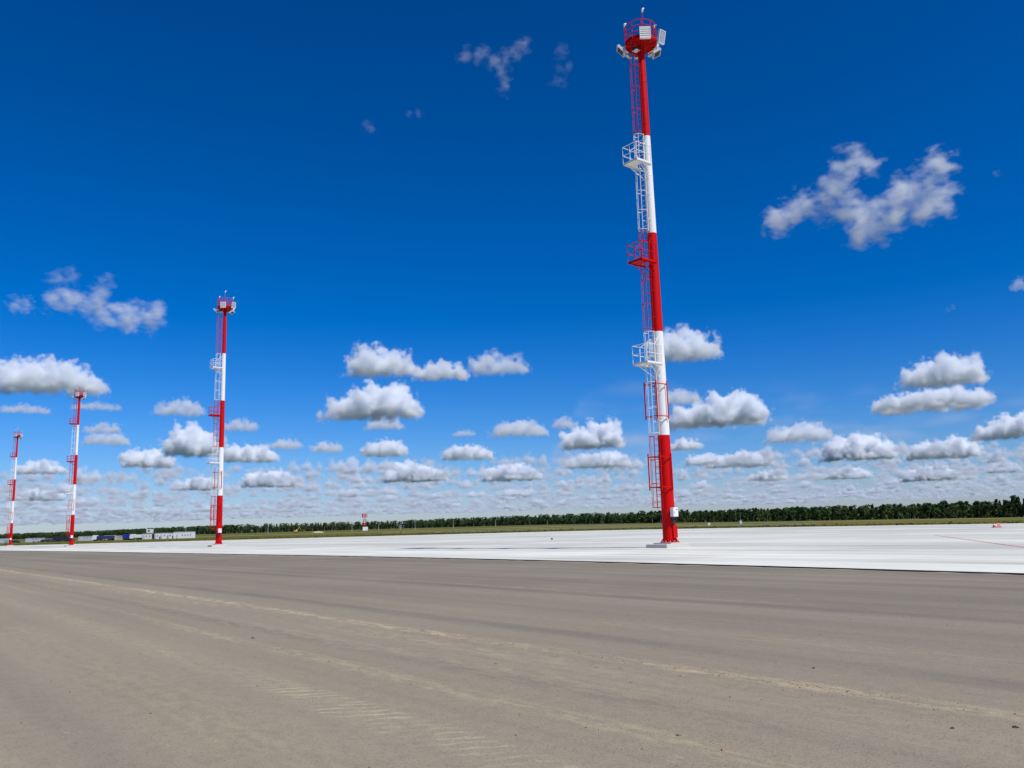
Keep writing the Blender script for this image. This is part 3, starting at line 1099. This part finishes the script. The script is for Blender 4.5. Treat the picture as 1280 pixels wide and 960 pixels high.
lorry(-194.3, 440, 3.1, 'white', 'white', 6.2, 'white box lorry parked beside the blue lorry', 1.6)
lorry(-199.2, 441, 0.0, 'blue', 'blue', 4.9, 'bright blue lorry with blue body beside the white box lorry', 1.9)
cabin(-205.3, 445, 4.4, 2.1, 'tan', 'low tan site cabin between the blue and dark blue vehicles', nwin=1)
lorry(-212.2, 442, 3.14, 'white', 'navy', 10.5, 'long lorry with dark blue body and white cab', 1.5)
cabin(-235.0, 470, 7.5, 2.3, 'greyclad', 'grey site building standing alone among dark parked cars', nwin=3)
cabin(-268.6, 480, 9.5, 2.1, 'greyclad', 'long low grey building behind the fourth mast', nwin=3)
cabin(-289.0, 482, 8.0, 2.4, 'greyclad', 'grey clad shed at the far end of the parked vehicles', nwin=2)
for k, (x, y, mt) in enumerate(((-243, 468, 'carblack'), (-248, 470, 'carblack'), (-252.5, 466, 'navy'), (-257.5, 470, 'carblack'), (-227, 468, 'carblack'), (-221.5, 466, 'carsilver'), (-276, 474, 'carblack'), (-281, 476, 'carsilver'), (-262, 470, 'carsilver'))):
    nm = {'carblack': 'black', 'navy': 'dark blue', 'carsilver': 'silver'}[mt]
    car(x, y, random.choice((0, 3.1)) + random.uniform(-.1, .1), mt, nm + ' car parked between the site buildings beyond the apron')
lorry(-253, 478, 0.05, 'carblack', 'carblack', 9.0, 'long black lorry parked behind the dark cars', 1.9)
lorry(-226, 476, 3.1, 'carblack', 'greyclad', 8.0, 'lorry with grey body and black cab parked behind the silver car', 1.6)


# ------------------------------------------------------------------ forest
def tree_geo(kind, hgt, nq, seed):
    """returns (trunk V, trunk F, crown V, crown F) as arrays; crown faces are leaf-clump quads"""
    r = np.random.default_rng(seed)
    tb_ = MB()
    lean = r.uniform(-.03, .03, 2) * hgt
    mid = (lean[0] * .4, lean[1] * .4, hgt * .5)
    topp = (lean[0], lean[1], hgt * .96)
    rb = .011 * hgt + .04
    tb_.tube((0, 0, -.2), mid, rb, rb * .7, n=6, cap=False)
    tb_.tube(mid, topp, rb * .7, .02, n=6, cap=False)
    for k in range(5):
        z = hgt * r.uniform(.45, .85)
        a = r.uniform(0, 6.28)
        l_ = hgt * r.uniform(.06, .13)
        s_ = z / hgt
        tb_.tube((lean[0] * s_ * .8, lean[1] * s_ * .8, z), (lean[0] * s_ + l_ * math.cos(a), lean[1] * s_ + l_ * math.sin(a), z + l_ * .6), .045, .015, n=4, cap=False)
    C, S = [], []
    if kind == 'spruce':
        for _ in range(nq):
            z = 1 - r.beta(1.3, 1.6)
            z = .10 + .90 * z
            R_ = (1.02 - z) * hgt * .17 + .12
            a = r.uniform(0, 6.28)
            q = R_ * math.sqrt(r.uniform(.25, 1.0))
            C.append((q * math.cos(a), q * math.sin(a), z * hgt - .06 * q))
            S.append(.035 * hgt + .16 * R_)
    else:
        if kind == 'pine':
            blobs = [(r.normal(0, .055), r.normal(0, .055), r.uniform(.50, .93), r.uniform(.055, .105)) for _ in range(9)] + [(0, 0, .93, .07)]
        else:
            blobs = [(r.normal(0, .065), r.normal(0, .065), r.uniform(.20, .90), r.uniform(.06, .12)) for _ in range(14)] + [(0, 0, .90, .07)]
        for _ in range(nq):
            b_ = blobs[r.integers(len(blobs))]
            d_ = r.normal(0, 1, 3)
            d_ /= np.linalg.norm(d_)
            q = b_[3] * r.uniform(.5, 1.08)
            C.append(((b_[0] + d_[0] * q) * hgt, (b_[1] + d_[1] * q) * hgt, (b_[2] + d_[2] * q * .8) * hgt))
            S.append(hgt * r.uniform(.022, .045))
    C = np.array(C) + np.array([lean[0] * .7, lean[1] * .7, 0])
    S = np.array(S)
    n = len(C)
    nrm = r.normal(0, 1, (n, 3))
    nrm /= np.linalg.norm(nrm, axis=1)[:, None]
    t1 = np.cross(nrm, r.normal(0, 1, (n, 3)))
    t1 /= np.linalg.norm(t1, axis=1)[:, None]
    t2 = np.cross(nrm, t1)
    q4 = []
    for (a, b_) in ((-1, -.6), (.7, -1), (1, .7), (-.6, 1)):
        q4.append(C + t1 * (a * S)[:, None] + t2 * (b_ * S)[:, None] * .8)
    V = np.stack(q4, 1).reshape(-1, 3)
    F = np.arange(4 * n).reshape(n, 4)
    return tb_, V, F


KINDS = (('pine', 'pine_leaf', 'bark', 15.0), ('birch', 'birch_leaf', 'birch', 13.0), ('spruce', 'pine_leaf', 'bark', 14.0))
protos = {}
for kn, lf, bk_, hh in KINDS:
    for k in range(4):
        tb_, V, F = tree_geo(kn, hh, 300, 100 + k + 10 * len(protos))
        protos.setdefault(kn, []).append((tb_.mesh('trunk', M[bk_]), np_mesh('crown', V, F, M[lf])))

FRONT = [(650, 520), (421, 690), (357, 760), (277, 840), (190, 1060), (-7, 1450), (-237, 1750), (-556, 1600), (-1199, 2500), (-1802, 3000), (-2400, 3300)]


def along(pts, step):
    out = []
    for (a, b_) in zip(pts[:-1], pts[1:]):
        a, b_ = np.array(a, float), np.array(b_, float)
        L_ = np.linalg.norm(b_ - a)
        d = (b_ - a) / L_
        nrm = np.array([d[1], -d[0]])
        if nrm[1] < 0:
            nrm = -nrm
        for s in np.arange(0, L_, step):
            out.append((a + d * s, nrm))
    return out


TL = {'pine': 'tall dark pine with bare lower trunk in the front rows of the forest', 'birch': 'slender green birch with pale trunk in the front rows of the forest',
      'spruce': 'dark pointed spruce in the front rows of the forest'}


def add_tree(x, y, kn, s, wide=1.0):
    tr, cr = random.choice(protos[kn])
    root = thing({'pine': 'pine_tree', 'birch': 'birch_tree', 'spruce': 'spruce_tree'}[kn], (x, y, zg(x, y)), random.uniform(0, 6.28), TL[kn], 'tree', kn + ' trees along the forest edge')
    root.scale = (s * wide, s * wide, s)
    for nm, me in (('trunk', tr), ('crown', cr)):
        o = bpy.data.objects.new(nm, me)
        col.objects.link(o)
        o.parent = root


cnt = 0
for row in range(3):
    for (p, nrm) in along(FRONT[1:5], 4.6):
        if cnt >= 282:
            break
        q = p + nrm * (row * 6.0 + random.uniform(-2.5, 2.5)) + np.array([random.uniform(-2, 2), 0])
        kn = random.choices(('pine', 'birch', 'spruce'), (.36, .46, .18))[0]
        add_tree(q[0], q[1], kn, random.choice((random.uniform(.56, .80), random.uniform(.74, .92), random.uniform(.84, 1.06))))
        cnt += 1
for k in range(16):     # the taller group beside the edge of the view
    x, y = 398 + random.uniform(0, 42), 672 + random.uniform(-10, 22)
    add_tree(x, y, random.choice(('pine', 'pine', 'spruce')), random.uniform(1.0, 1.32), 1.15)

# the wood behind and far to the side, which reads as one mass
mass = [tree_geo(kn, hh, 85, 300 + 7 * k + len(kn)) for kn, _, _, hh in KINDS for k in range(3)]
mass_tr = [(np.array(g[0].v), np.array(g[0].f)) for g in mass]
cV, cF, tV, tF, ko, to = [], [], [], [], 0, 0
spots = []
for row in range(7):
    for (p, nrm) in along(FRONT[4:], 4.4 if row < 4 else 7.0):
        spots.append((p + nrm * (row * 7 + random.uniform(-3, 3)) + np.array([random.uniform(-3, 3), 0]), random.uniform(.60, 1.14)))
for row in range(3, 9):
    for (p, nrm) in along(FRONT[:5], 5.0):
        spots.append((p + nrm * (row * 6.5 + random.uniform(-3, 3)), random.uniform(.72, 1.0)))
for row in range(3):
    for (p, nrm) in along(FRONT[:2], 5.0):
        spots.append((p + nrm * (18 + row * 6.0 + random.uniform(-2, 2)), random.uniform(.75, 1.0)))
for (p, s) in spots:
    i = random.randrange(len(mass))
    _, V, F = mass[i]
    a = random.uniform(0, 6.28)
    R_ = np.array([[math.cos(a), -math.sin(a), 0], [math.sin(a), math.cos(a), 0], [0, 0, 1]])
    grow = 1.0 + 0.25 * min(1.0, max(0.0, (p[1] - 1400) / 1500))
    o3 = np.array([p[0], p[1], zg(p[0], p[1])])
    cV.append((V * np.array([1.9, 1.9, 1.0]) * s * grow) @ R_.T + o3)
    cF.append(F + ko)
    ko += len(V)
    tv_, tf_ = mass_tr[i]
    tV.append((tv_ * s * grow) @ R_.T + o3)
    tF.append(tf_ + to)
    to += len(tv_)
wood = link('forest', np_mesh('forest', np.concatenate(cV), np.concatenate(cF), M['mass_leaf']))
tag(wood, 'dark green mass of forest along the horizon', None, None, 'stuff')
wt = link('trunks', np_mesh('trunks', np.concatenate(tV), np.concatenate(tF), M['birch']), wood)
tag(wt, None, None, None, 'stuff')
# bushes and young growth along the foot of the wood
bV, bF, k0 = [], [], 0
for (p, nrm) in along(FRONT, 1.6):
    for q_ in range(10):
        t_ = random.uniform(1, 30)
        c = np.array([p[0] + nrm[0] * t_ + random.uniform(-2, 2), p[1] + nrm[1] * t_, 0])
        c[2] = zg(c[0], c[1]) + random.uniform(.3, 3.0 if t_ < 10 else 8.0)
        V = c + RNG.normal(0, 1.3 if t_ < 10 else 1.8, (4, 3)) * np.array([1.0, 1.0, .8])
        bV.append(V)
        bF.append(np.arange(4) + k0)
        k0 += 4
tag(link('undergrowth', np_mesh('undergrowth', np.concatenate(bV), np.array(bF), M['mass_leaf'])), 'low dark undergrowth along the foot of the forest', None, None, 'stuff')


# ------------------------------------------------------------------ clouds
def cloud_material(name, dens, aniso, tone=(.972, .987, 1.0)):
    m = bpy.data.materials.new(name)
    m.use_nodes = True
    t = NT(m.node_tree)
    t.N.remove(t.N['Principled BSDF'])
    pv = t.new('ShaderNodeVolumePrincipled')
    pv.inputs['Color'].default_value = (*tone, 1)
    pv.inputs['Density'].default_value = dens
    pv.inputs['Anisotropy'].default_value = aniso
    t.L.new(pv.outputs[0], t.N['Material Output'].inputs['Volume'])
    return m


M['cloud'] = cloud_material('cloud_vapour', 0.022, 0.0)
M['softcloud'] = cloud_material('soft_cloud_vapour', 0.011, 0.0)
M['wisp'] = cloud_material('thin_cloud_vapour', 0.010, -0.1)
M['farcloud'] = cloud_material('far_cloud_vapour', 0.018, 0.0, (.945, .973, 1.0))  # aerial haze over the distant clouds is put into this bluish colour


def io(g, ins):
    ids = {}
    g.interface.new_socket('Geometry', in_out='INPUT', socket_type='NodeSocketGeometry')
    for n, ty in ins:
        s = g.interface.new_socket(n, in_out='INPUT', socket_type=ty)
        ids[n] = s.identifier
    g.interface.new_socket('Geometry', in_out='OUTPUT', socket_type='NodeSocketGeometry')
    return ids


FL, IN_, MT_, VE = 'NodeSocketFloat', 'NodeSocketInt', 'NodeSocketMaterial', 'NodeSocketVector'


def cumulus_group():
    g = bpy.data.node_groups.new('cumulus', 'GeometryNodeTree')
    ids = io(g, [('R', FL), ('Scale', FL), ('Amp', FL), ('Soft', FL), ('Seed', FL), ('Base', FL), ('ResX', IN_), ('ResY', IN_), ('ResZ', IN_), ('Stretch', FL), ('Material', MT_)])
    t = NT(g)
    I = t.new('NodeGroupInput')
    O = t.new('NodeGroupOutput')
    i = I.outputs
    bb = t.new('GeometryNodeBoundBox')
    t.L.new(i['Geometry'], bb.inputs[0])
    ex = t.math('MULTIPLY', i['R'], 1.6)
    cx = t.new('ShaderNodeCombineXYZ')
    for k in range(3):
        t.L.new(ex, cx.inputs[k])
    mn = t.vmath('SUBTRACT', bb.outputs['Min'], cx.outputs[0])
    mx = t.vmath('ADD', bb.outputs['Max'], cx.outputs[0])
    pos = t.new('GeometryNodeInputPosition').outputs[0]
    px = t.new('GeometryNodeProximity', target_element='POINTS')
    t.L.new(i['Geometry'], px.inputs[0])
    sep = t.new('ShaderNodeSeparateXYZ')
    t.L.new(pos, sep.inputs[0])
    cz = t.new('ShaderNodeCombineXYZ')
    t.L.new(sep.outputs[0], cz.inputs[0])
    t.L.new(sep.outputs[1], cz.inputs[1])
    t.L.new(t.math('MULTIPLY', sep.outputs[2], i['Stretch']), cz.inputs[2])
    n = t.noise(cz.outputs[0], i['Scale'], 7.0, .62, '4D', i['Seed'], False)
    n = t.math('MULTIPLY', n, i['Amp'])
    d = t.math('ADD', t.math('SUBTRACT', i['R'], px.outputs['Distance']), n)
    bs = t.math('ADD', t.math('SUBTRACT', sep.outputs[2], i['Base']), t.math('MULTIPLY', n, .35))
    d = t.math('MINIMUM', d, bs)
    mr = t.ramp(d, 0.0, i['Soft'], 0.0, 1.0, False)
    vc = t.new('GeometryNodeVolumeCube')
    t.L.new(mr, vc.inputs['Density'])
    t.L.new(mn, vc.inputs['Min'])
    t.L.new(mx, vc.inputs['Max'])
    for a, b_ in (('Resolution X', 'ResX'), ('Resolution Y', 'ResY'), ('Resolution Z', 'ResZ')):
        t.L.new(i[b_], vc.inputs[a])
    sm = t.new('GeometryNodeSetMaterial')
    t.L.new(vc.outputs[0], sm.inputs[0])
    t.L.new(i['Material'], sm.inputs['Material'])
    t.L.new(sm.outputs[0], O.inputs[0])
    return g, ids


CG, CID = cumulus_group()


def place_cloud(pts, loc, az, R, amp, soft, base_, seed, mat, voxel, label, group, stretch=1.0, scale=1.15):
    me = bpy.data.meshes.new('cloud')
    me.from_pydata(pts, [], [])
    o = bpy.data.objects.new('cloud', me)
    col.objects.link(o)
    o.location = loc
    o.rotation_euler = (0, 0, -math.radians(az))
    P = np.array(pts)
    ext = P.max(0) - P.min(0) + 3.2 * R
    res = np.clip((ext / voxel).astype(int), 12, 170)
    md = o.modifiers.new('vapour', 'NODES')
    md.node_group = CG
    for k, v in dict(R=R, Scale=1.0 / (R * scale), Amp=R * amp, Soft=R * soft, Seed=float(seed) * 3.7, Base=base_, ResX=int(res[0]), ResY=int(res[1]), ResZ=int(res[2]), Stretch=stretch, Material=M[mat]).items():
        md[CID[k]] = v
    return tag(o, label, 'cloud', group)


ALTITUDE = 1100.0
# bearing from straight ahead and elevation of the base (degrees), width and height (metres), where its peak lies
CU = [(-29.14, 8.73, 749, 300, -.1), (-8.97, 10.33, 526, 252, -.05), (-4.92, 9.97, 406, 167, .05), (-.97, 10.27, 442, 198, -.15), (-9.67, 7.45, 931, 394, .2), (-8.72, 6.64, 443, 177, 0),
      (11.86, 10.6, 486, 265, -.05), (13.4, 6.17, 1220, 432, .2), (11.26, 7.71, 455, 182, -.1), (27.24, 7.64, 695, 320, .05), (26.45, 6.26, 1210, 290, .05), (30.32, 4.23, 1017, 412, .2), (31.93, 12.72, 96, 80, 0),
      (5.27, 5.05, 959, 468, .1), (.44, 6.02, 731, 247, 0), (3.44, 6.41, 278, 185, 0), (-20.82, 4.97, 804, 491, 0), (-21.62, 7.53, 457, 177, 0), (-25.75, 5.63, 553, 191, 0), (-26, 6.35, 388, 135, .1),
      (-17.97, 6.61, 386, 171, 0), (-17.33, 4.61, 933, 319, -.1), (-23.35, 4.27, 815, 357, -.1), (-15.15, 5.43, 444, 190, 0), (-12.49, 5.2, 468, 201, 0), (-8.72, 4.89, 696, 288, .1), (-3.11, 4.56, 857, 286, -.1),
      (-6.61, 3.2, 1505, 514, -.2), (-.19, 3.09, 1455, 498, 0), (5.58, 3.76, 1348, 345, .1), (22.12, 3.52, 1527, 592, 0), (26.8, 3.34, 1456, 443, .15), (18.67, 4.83, 979, 349, 0), (26.02, 2.04, 1870, 571, 0),
      (-15.91, 3.01, 1398, 453, -.1), (11.49, 4.69, 546, 223, 0), (14.84, 3.43, 1499, 367, .1), (29.83, 2.31, 887, 355, 0), (-26.42, 7.75, 415, 83, 0), (-30.23, 7.41, 418, 98, 0), (-20.52, 2.87, 1158, 386, .1),
      (-29.2, 3.88, 802, 267, 0), (-3.35, 6.12, 291, 97, 0), (12.57, 3.69, 783, 250, 0), (21.32, 2.37, 1394, 418, 0), (-29.32, 2.34, 1542, 396, 0), (16.52, 2.48, 1140, 365, 0)]
SOFT = (3, 5, 8, 12, 14, 15, 17, 18, 19, 20, 23, 24, 32, 38, 39, 42)
CL = {0: 'broad white cumulus cloud above the third and fourth masts', 1: 'white cumulus with stepped outline, first of a chain of three', 2: 'small flat white cumulus in the middle of a chain of three',
      3: 'greyish cumulus at the thin end of a chain of three', 4: 'wedge-shaped white cumulus below the chain of three clouds', 6: 'round white cumulus right behind the upper white landing of the first mast',
      7: 'long white cumulus behind the lower white band of the first mast', 9: 'domed white cumulus stacked over a long flat cloud', 10: 'long flat white cloud under a domed cumulus', 16: 'puffy white cumulus behind the second mast'}
for k, (az, el, W, Hh, pk) in enumerate(CU):
    rr = random.Random(1000 + k)
    W, Hh = W * .94, Hh * .93
    D = ALTITUDE / math.tan(math.radians(el))
    R = Hh * .30
    pts = []
    npt = max(8, int(16 * W / (2.2 * Hh)))
    hw = max(.02, W / 2 - R * .8)
    for j in range(npt):
        x = -hw + 2 * hw * (j + rr.random()) / npt
        s = x / (W / 2) - 2 * pk
        prof = max(.0, 1 - abs(s / (1 + 2 * abs(pk))) ** 1.6)
        zt = R * .35 + (Hh - 1.5 * R) * prof * rr.uniform(.55, 1.05)
        for q in range(3):
            pts.append((x + rr.uniform(-.3, .3) * R, rr.uniform(-.26, .26) * W * (.5 + .5 * prof), R * .30 + (zt - R * .3) * (rr.random() ** .7)))
    a = math.radians(az)
    low = el < 5
    lab = CL.get(k, 'small flat-based white cumulus low in the sky' if low else 'small soft grey-white cumulus higher than the horizon clouds')
    voxel = max(D * 1.15 / 1060.0, W / 165.0)
    place_cloud(pts, (math.sin(a) * D, math.cos(a) * D, ALTITUDE), az, R, 1.2, .46, 0.0, k + 1, 'softcloud' if k in SOFT else 'cloud', voxel, lab, 'scattered fair-weather clouds')

# thin torn clouds higher up: (bearing, elevation, offsets across and up in metres, label, radius)
WISP = [(24.11, 19.5, [(-323, -29), (-273, 0), (-214, 15), (-167, 47), (-118, 68), (-73, 118), (-29, 141), (21, 147), (-147, -5), (-88, -41), (-29, -58), (38, -41), (97, -11), (147, 15), (191, 39), (229, 77), (244, -41), (191, -41), (132, -52), (79, -76), (21, -94), (-29, -111), (176, -79), (-73, 9)], 'large torn white cloud curled like an open hook', 47, .021),
        (-.35, 30.37, [(-81, 14), (-49, 18), (-32, 22), (-4, 6), (20, 10), (48, 22), (62, 35), (8, -22), (16, -46), (14, -62)], 'faint ragged wisp of cloud high beside the first mast top', 17, .010),
        (4.28, 29.89, [(-4, 36), (1, -1), (-14, -30), (17, -5)], 'barely visible smudge of cloud between the ragged wisp and the mast top', 16, .004),
        (-9.76, 26.38, [(-5, 6), (5, -6)], 'tiny faint cloud speck alone in the deep blue', 13, .006),
        (-6.52, 27.25, [(-11, -2), (11, 2)], 'tiny faint cloud streak below the ragged wisp', 12, .004),
        (-27.59, 14.28, [(-120, -10), (-62, -3), (-3, 13), (55, 29), (94, -3), (36, -26)], 'soft grey-white torn cloud, upper one of a pair', 46, .012),
        (-24.55, 13.56, [(-136, -12), (-73, 22), (-10, 39), (53, 22), (104, 14), (19, -20), (74, -37), (-31, -28)], 'soft grey-white torn cloud, lower one of a pair', 50, .014),
        (-30.69, 13.75, [(-24, -8), (24, 8)], 'small soft cloud puff at the edge of the torn pair', 34, .012),
        (-27.77, 15.54, [(-84, -5), (-30, 10), (114, -5)], 'faint veil of cloud just over the torn pair', 34, .006),
        (28.1, 12.25, [(-16, -7), (16, 7)], 'faint thin cloud streak below the hooked cloud', 14, .006),
        (31.39, 19.56, [(-4, 1), (4, -1)], 'tiny cloud fleck beside the hooked cloud', 9, .010)]
for k, (az, el, offs, lab, R, dens) in enumerate(WISP):
    M['w%d' % k] = cloud_material('thin_cloud_vapour', dens, -0.15, (1.0, 1.0, 1.0))
    rr = random.Random(k)
    D = 1150.0 / math.tan(math.radians(el))
    a = math.radians(az)
    e = math.radians(el)
    pts = []
    for (x, up_) in offs:
        for q in range(2):
            dep = rr.uniform(-.7, .7) * R
            pts.append((x + rr.uniform(-.3, .3) * R, dep - up_ * math.sin(e), up_ * math.cos(e) + rr.uniform(-.2, .2) * R))
    place_cloud(pts, (math.sin(a) * D, math.cos(a) * D, 1150.0), az, R, 1.2, 1.2, -9e5, 60 + k, 'w%d' % k, D * 1.15 / 1060.0, lab, 'thin torn clouds', 1.7, 1.5)


# the field of small clouds that closes up towards the horizon
def field_group():
    g = bpy.data.node_groups.new('cloud_field', 'GeometryNodeTree')
    ids = io(g, [('Min', VE), ('Max', VE), ('ResX', IN_), ('ResY', IN_), ('ResZ', IN_), ('Size', FL), ('Threshold', FL), ('Rise', FL), ('Detail', FL), ('Base', FL), ('Soft', FL), ('Aspect', FL), ('Material', MT_)])
    t = NT(g)
    I = t.new('NodeGroupInput')
    O = t.new('NodeGroupOutput')
    i = I.outputs
    pos = t.new('GeometryNodeInputPosition').outputs[0]
    sep = t.new('ShaderNodeSeparateXYZ')
    t.L.new(pos, sep.inputs[0])
    flat = t.new('ShaderNodeCombineXYZ')
    t.L.new(sep.outputs[0], flat.inputs[0])
    t.L.new(t.math('MULTIPLY', sep.outputs[1], i['Aspect']), flat.inputs[1])
    inv = t.math('DIVIDE', 1.0, i['Size'])
    cov = t.noise(flat.outputs[0], inv, 3.0, .55, '3D', None, False)
    bigc = t.noise(flat.outputs[0], t.math('MULTIPLY', inv, .22), 2.0, .5, '3D', None, False)
    cov = t.math('ADD', cov, t.math('MULTIPLY', bigc, .45))
    c = t.math('SUBTRACT', cov, i['Threshold'])
    n3 = t.noise(pos, t.math('MULTIPLY', inv, 3.4), 4.0, .58, '3D', None, False)
    hz = t.math('SUBTRACT', sep.outputs[2], i['Base'])
    d = t.math('SUBTRACT', t.math('MULTIPLY', c, i['Rise']), hz)
    d = t.math('ADD', d, t.math('MULTIPLY', n3, i['Detail']))
    bs = t.math('ADD', hz, t.math('MULTIPLY', n3, t.math('MULTIPLY', i['Detail'], .25)))
    d = t.math('MINIMUM', d, t.math('MULTIPLY', bs, 1.4))
    mr = t.ramp(d, 0.0, i['Soft'], 0.0, 1.0, False)
    vc = t.new('GeometryNodeVolumeCube')
    t.L.new(mr, vc.inputs['Density'])
    t.L.new(i['Min'], vc.inputs['Min'])
    t.L.new(i['Max'], vc.inputs['Max'])
    for a, b_ in (('Resolution X', 'ResX'), ('Resolution Y', 'ResY'), ('Resolution Z', 'ResZ')):
        t.L.new(i[b_], vc.inputs[a])
    sm = t.new('GeometryNodeSetMaterial')
    t.L.new(vc.outputs[0], sm.inputs[0])
    t.L.new(i['Material'], sm.inputs['Material'])
    t.L.new(sm.outputs[0], O.inputs[0])
    return g, ids


FG, FID = field_group()


def cloud_field(lo, hi, vox, vz, size, thr, rise, det, base_, soft, aspect, mat, label):
    me = bpy.data.meshes.new('clouds')
    me.from_pydata([lo, hi], [], [])
    o = bpy.data.objects.new('clouds', me)
    col.objects.link(o)
    md = o.modifiers.new('vapour', 'NODES')
    md.node_group = FG
    res = [max(4, int((hi[k] - lo[k]) / (vz if k == 2 else vox))) for k in range(3)]
    for k, v in dict(Min=lo, Max=hi, ResX=res[0], ResY=res[1], ResZ=res[2], Size=size, Threshold=thr, Rise=rise, Detail=det, Base=base_, Soft=soft, Aspect=aspect, Material=M[mat]).items():
        md[FID[k]] = v
    return tag(o, label, None, None, 'stuff')


cloud_field((-15500.0, 14500.0, 1000.0), (15500.0, 23000.0, 1620.0), 40.0, 30.0, 430.0, .33, 400.0, 130.0, 1090.0, 110.0, 1.0, 'farcloud', 'many small cumulus clouds in rows towards the horizon')
cloud_field((-42000.0, 23000.0, 1000.0), (42000.0, 62000.0, 1700.0), 110.0, 50.0, 720.0, .36, 430.0, 170.0, 1090.0, 130.0, 1.0, 'farcloud', 'closing layer of distant cumulus just over the forest')
M['veil'] = cloud_material('ice_cloud_veil', 0.00042, 0.0, (.985, .993, 1.0))
cloud_field((1500.0, 16500.0, 2450.0), (26000.0, 36000.0, 2950.0), 130.0, 60.0, 5200.0, .0, 700.0, 260.0, 2480.0, 420.0, 2.6, 'veil', 'thin pale veil of high cloud behind the cumulus')
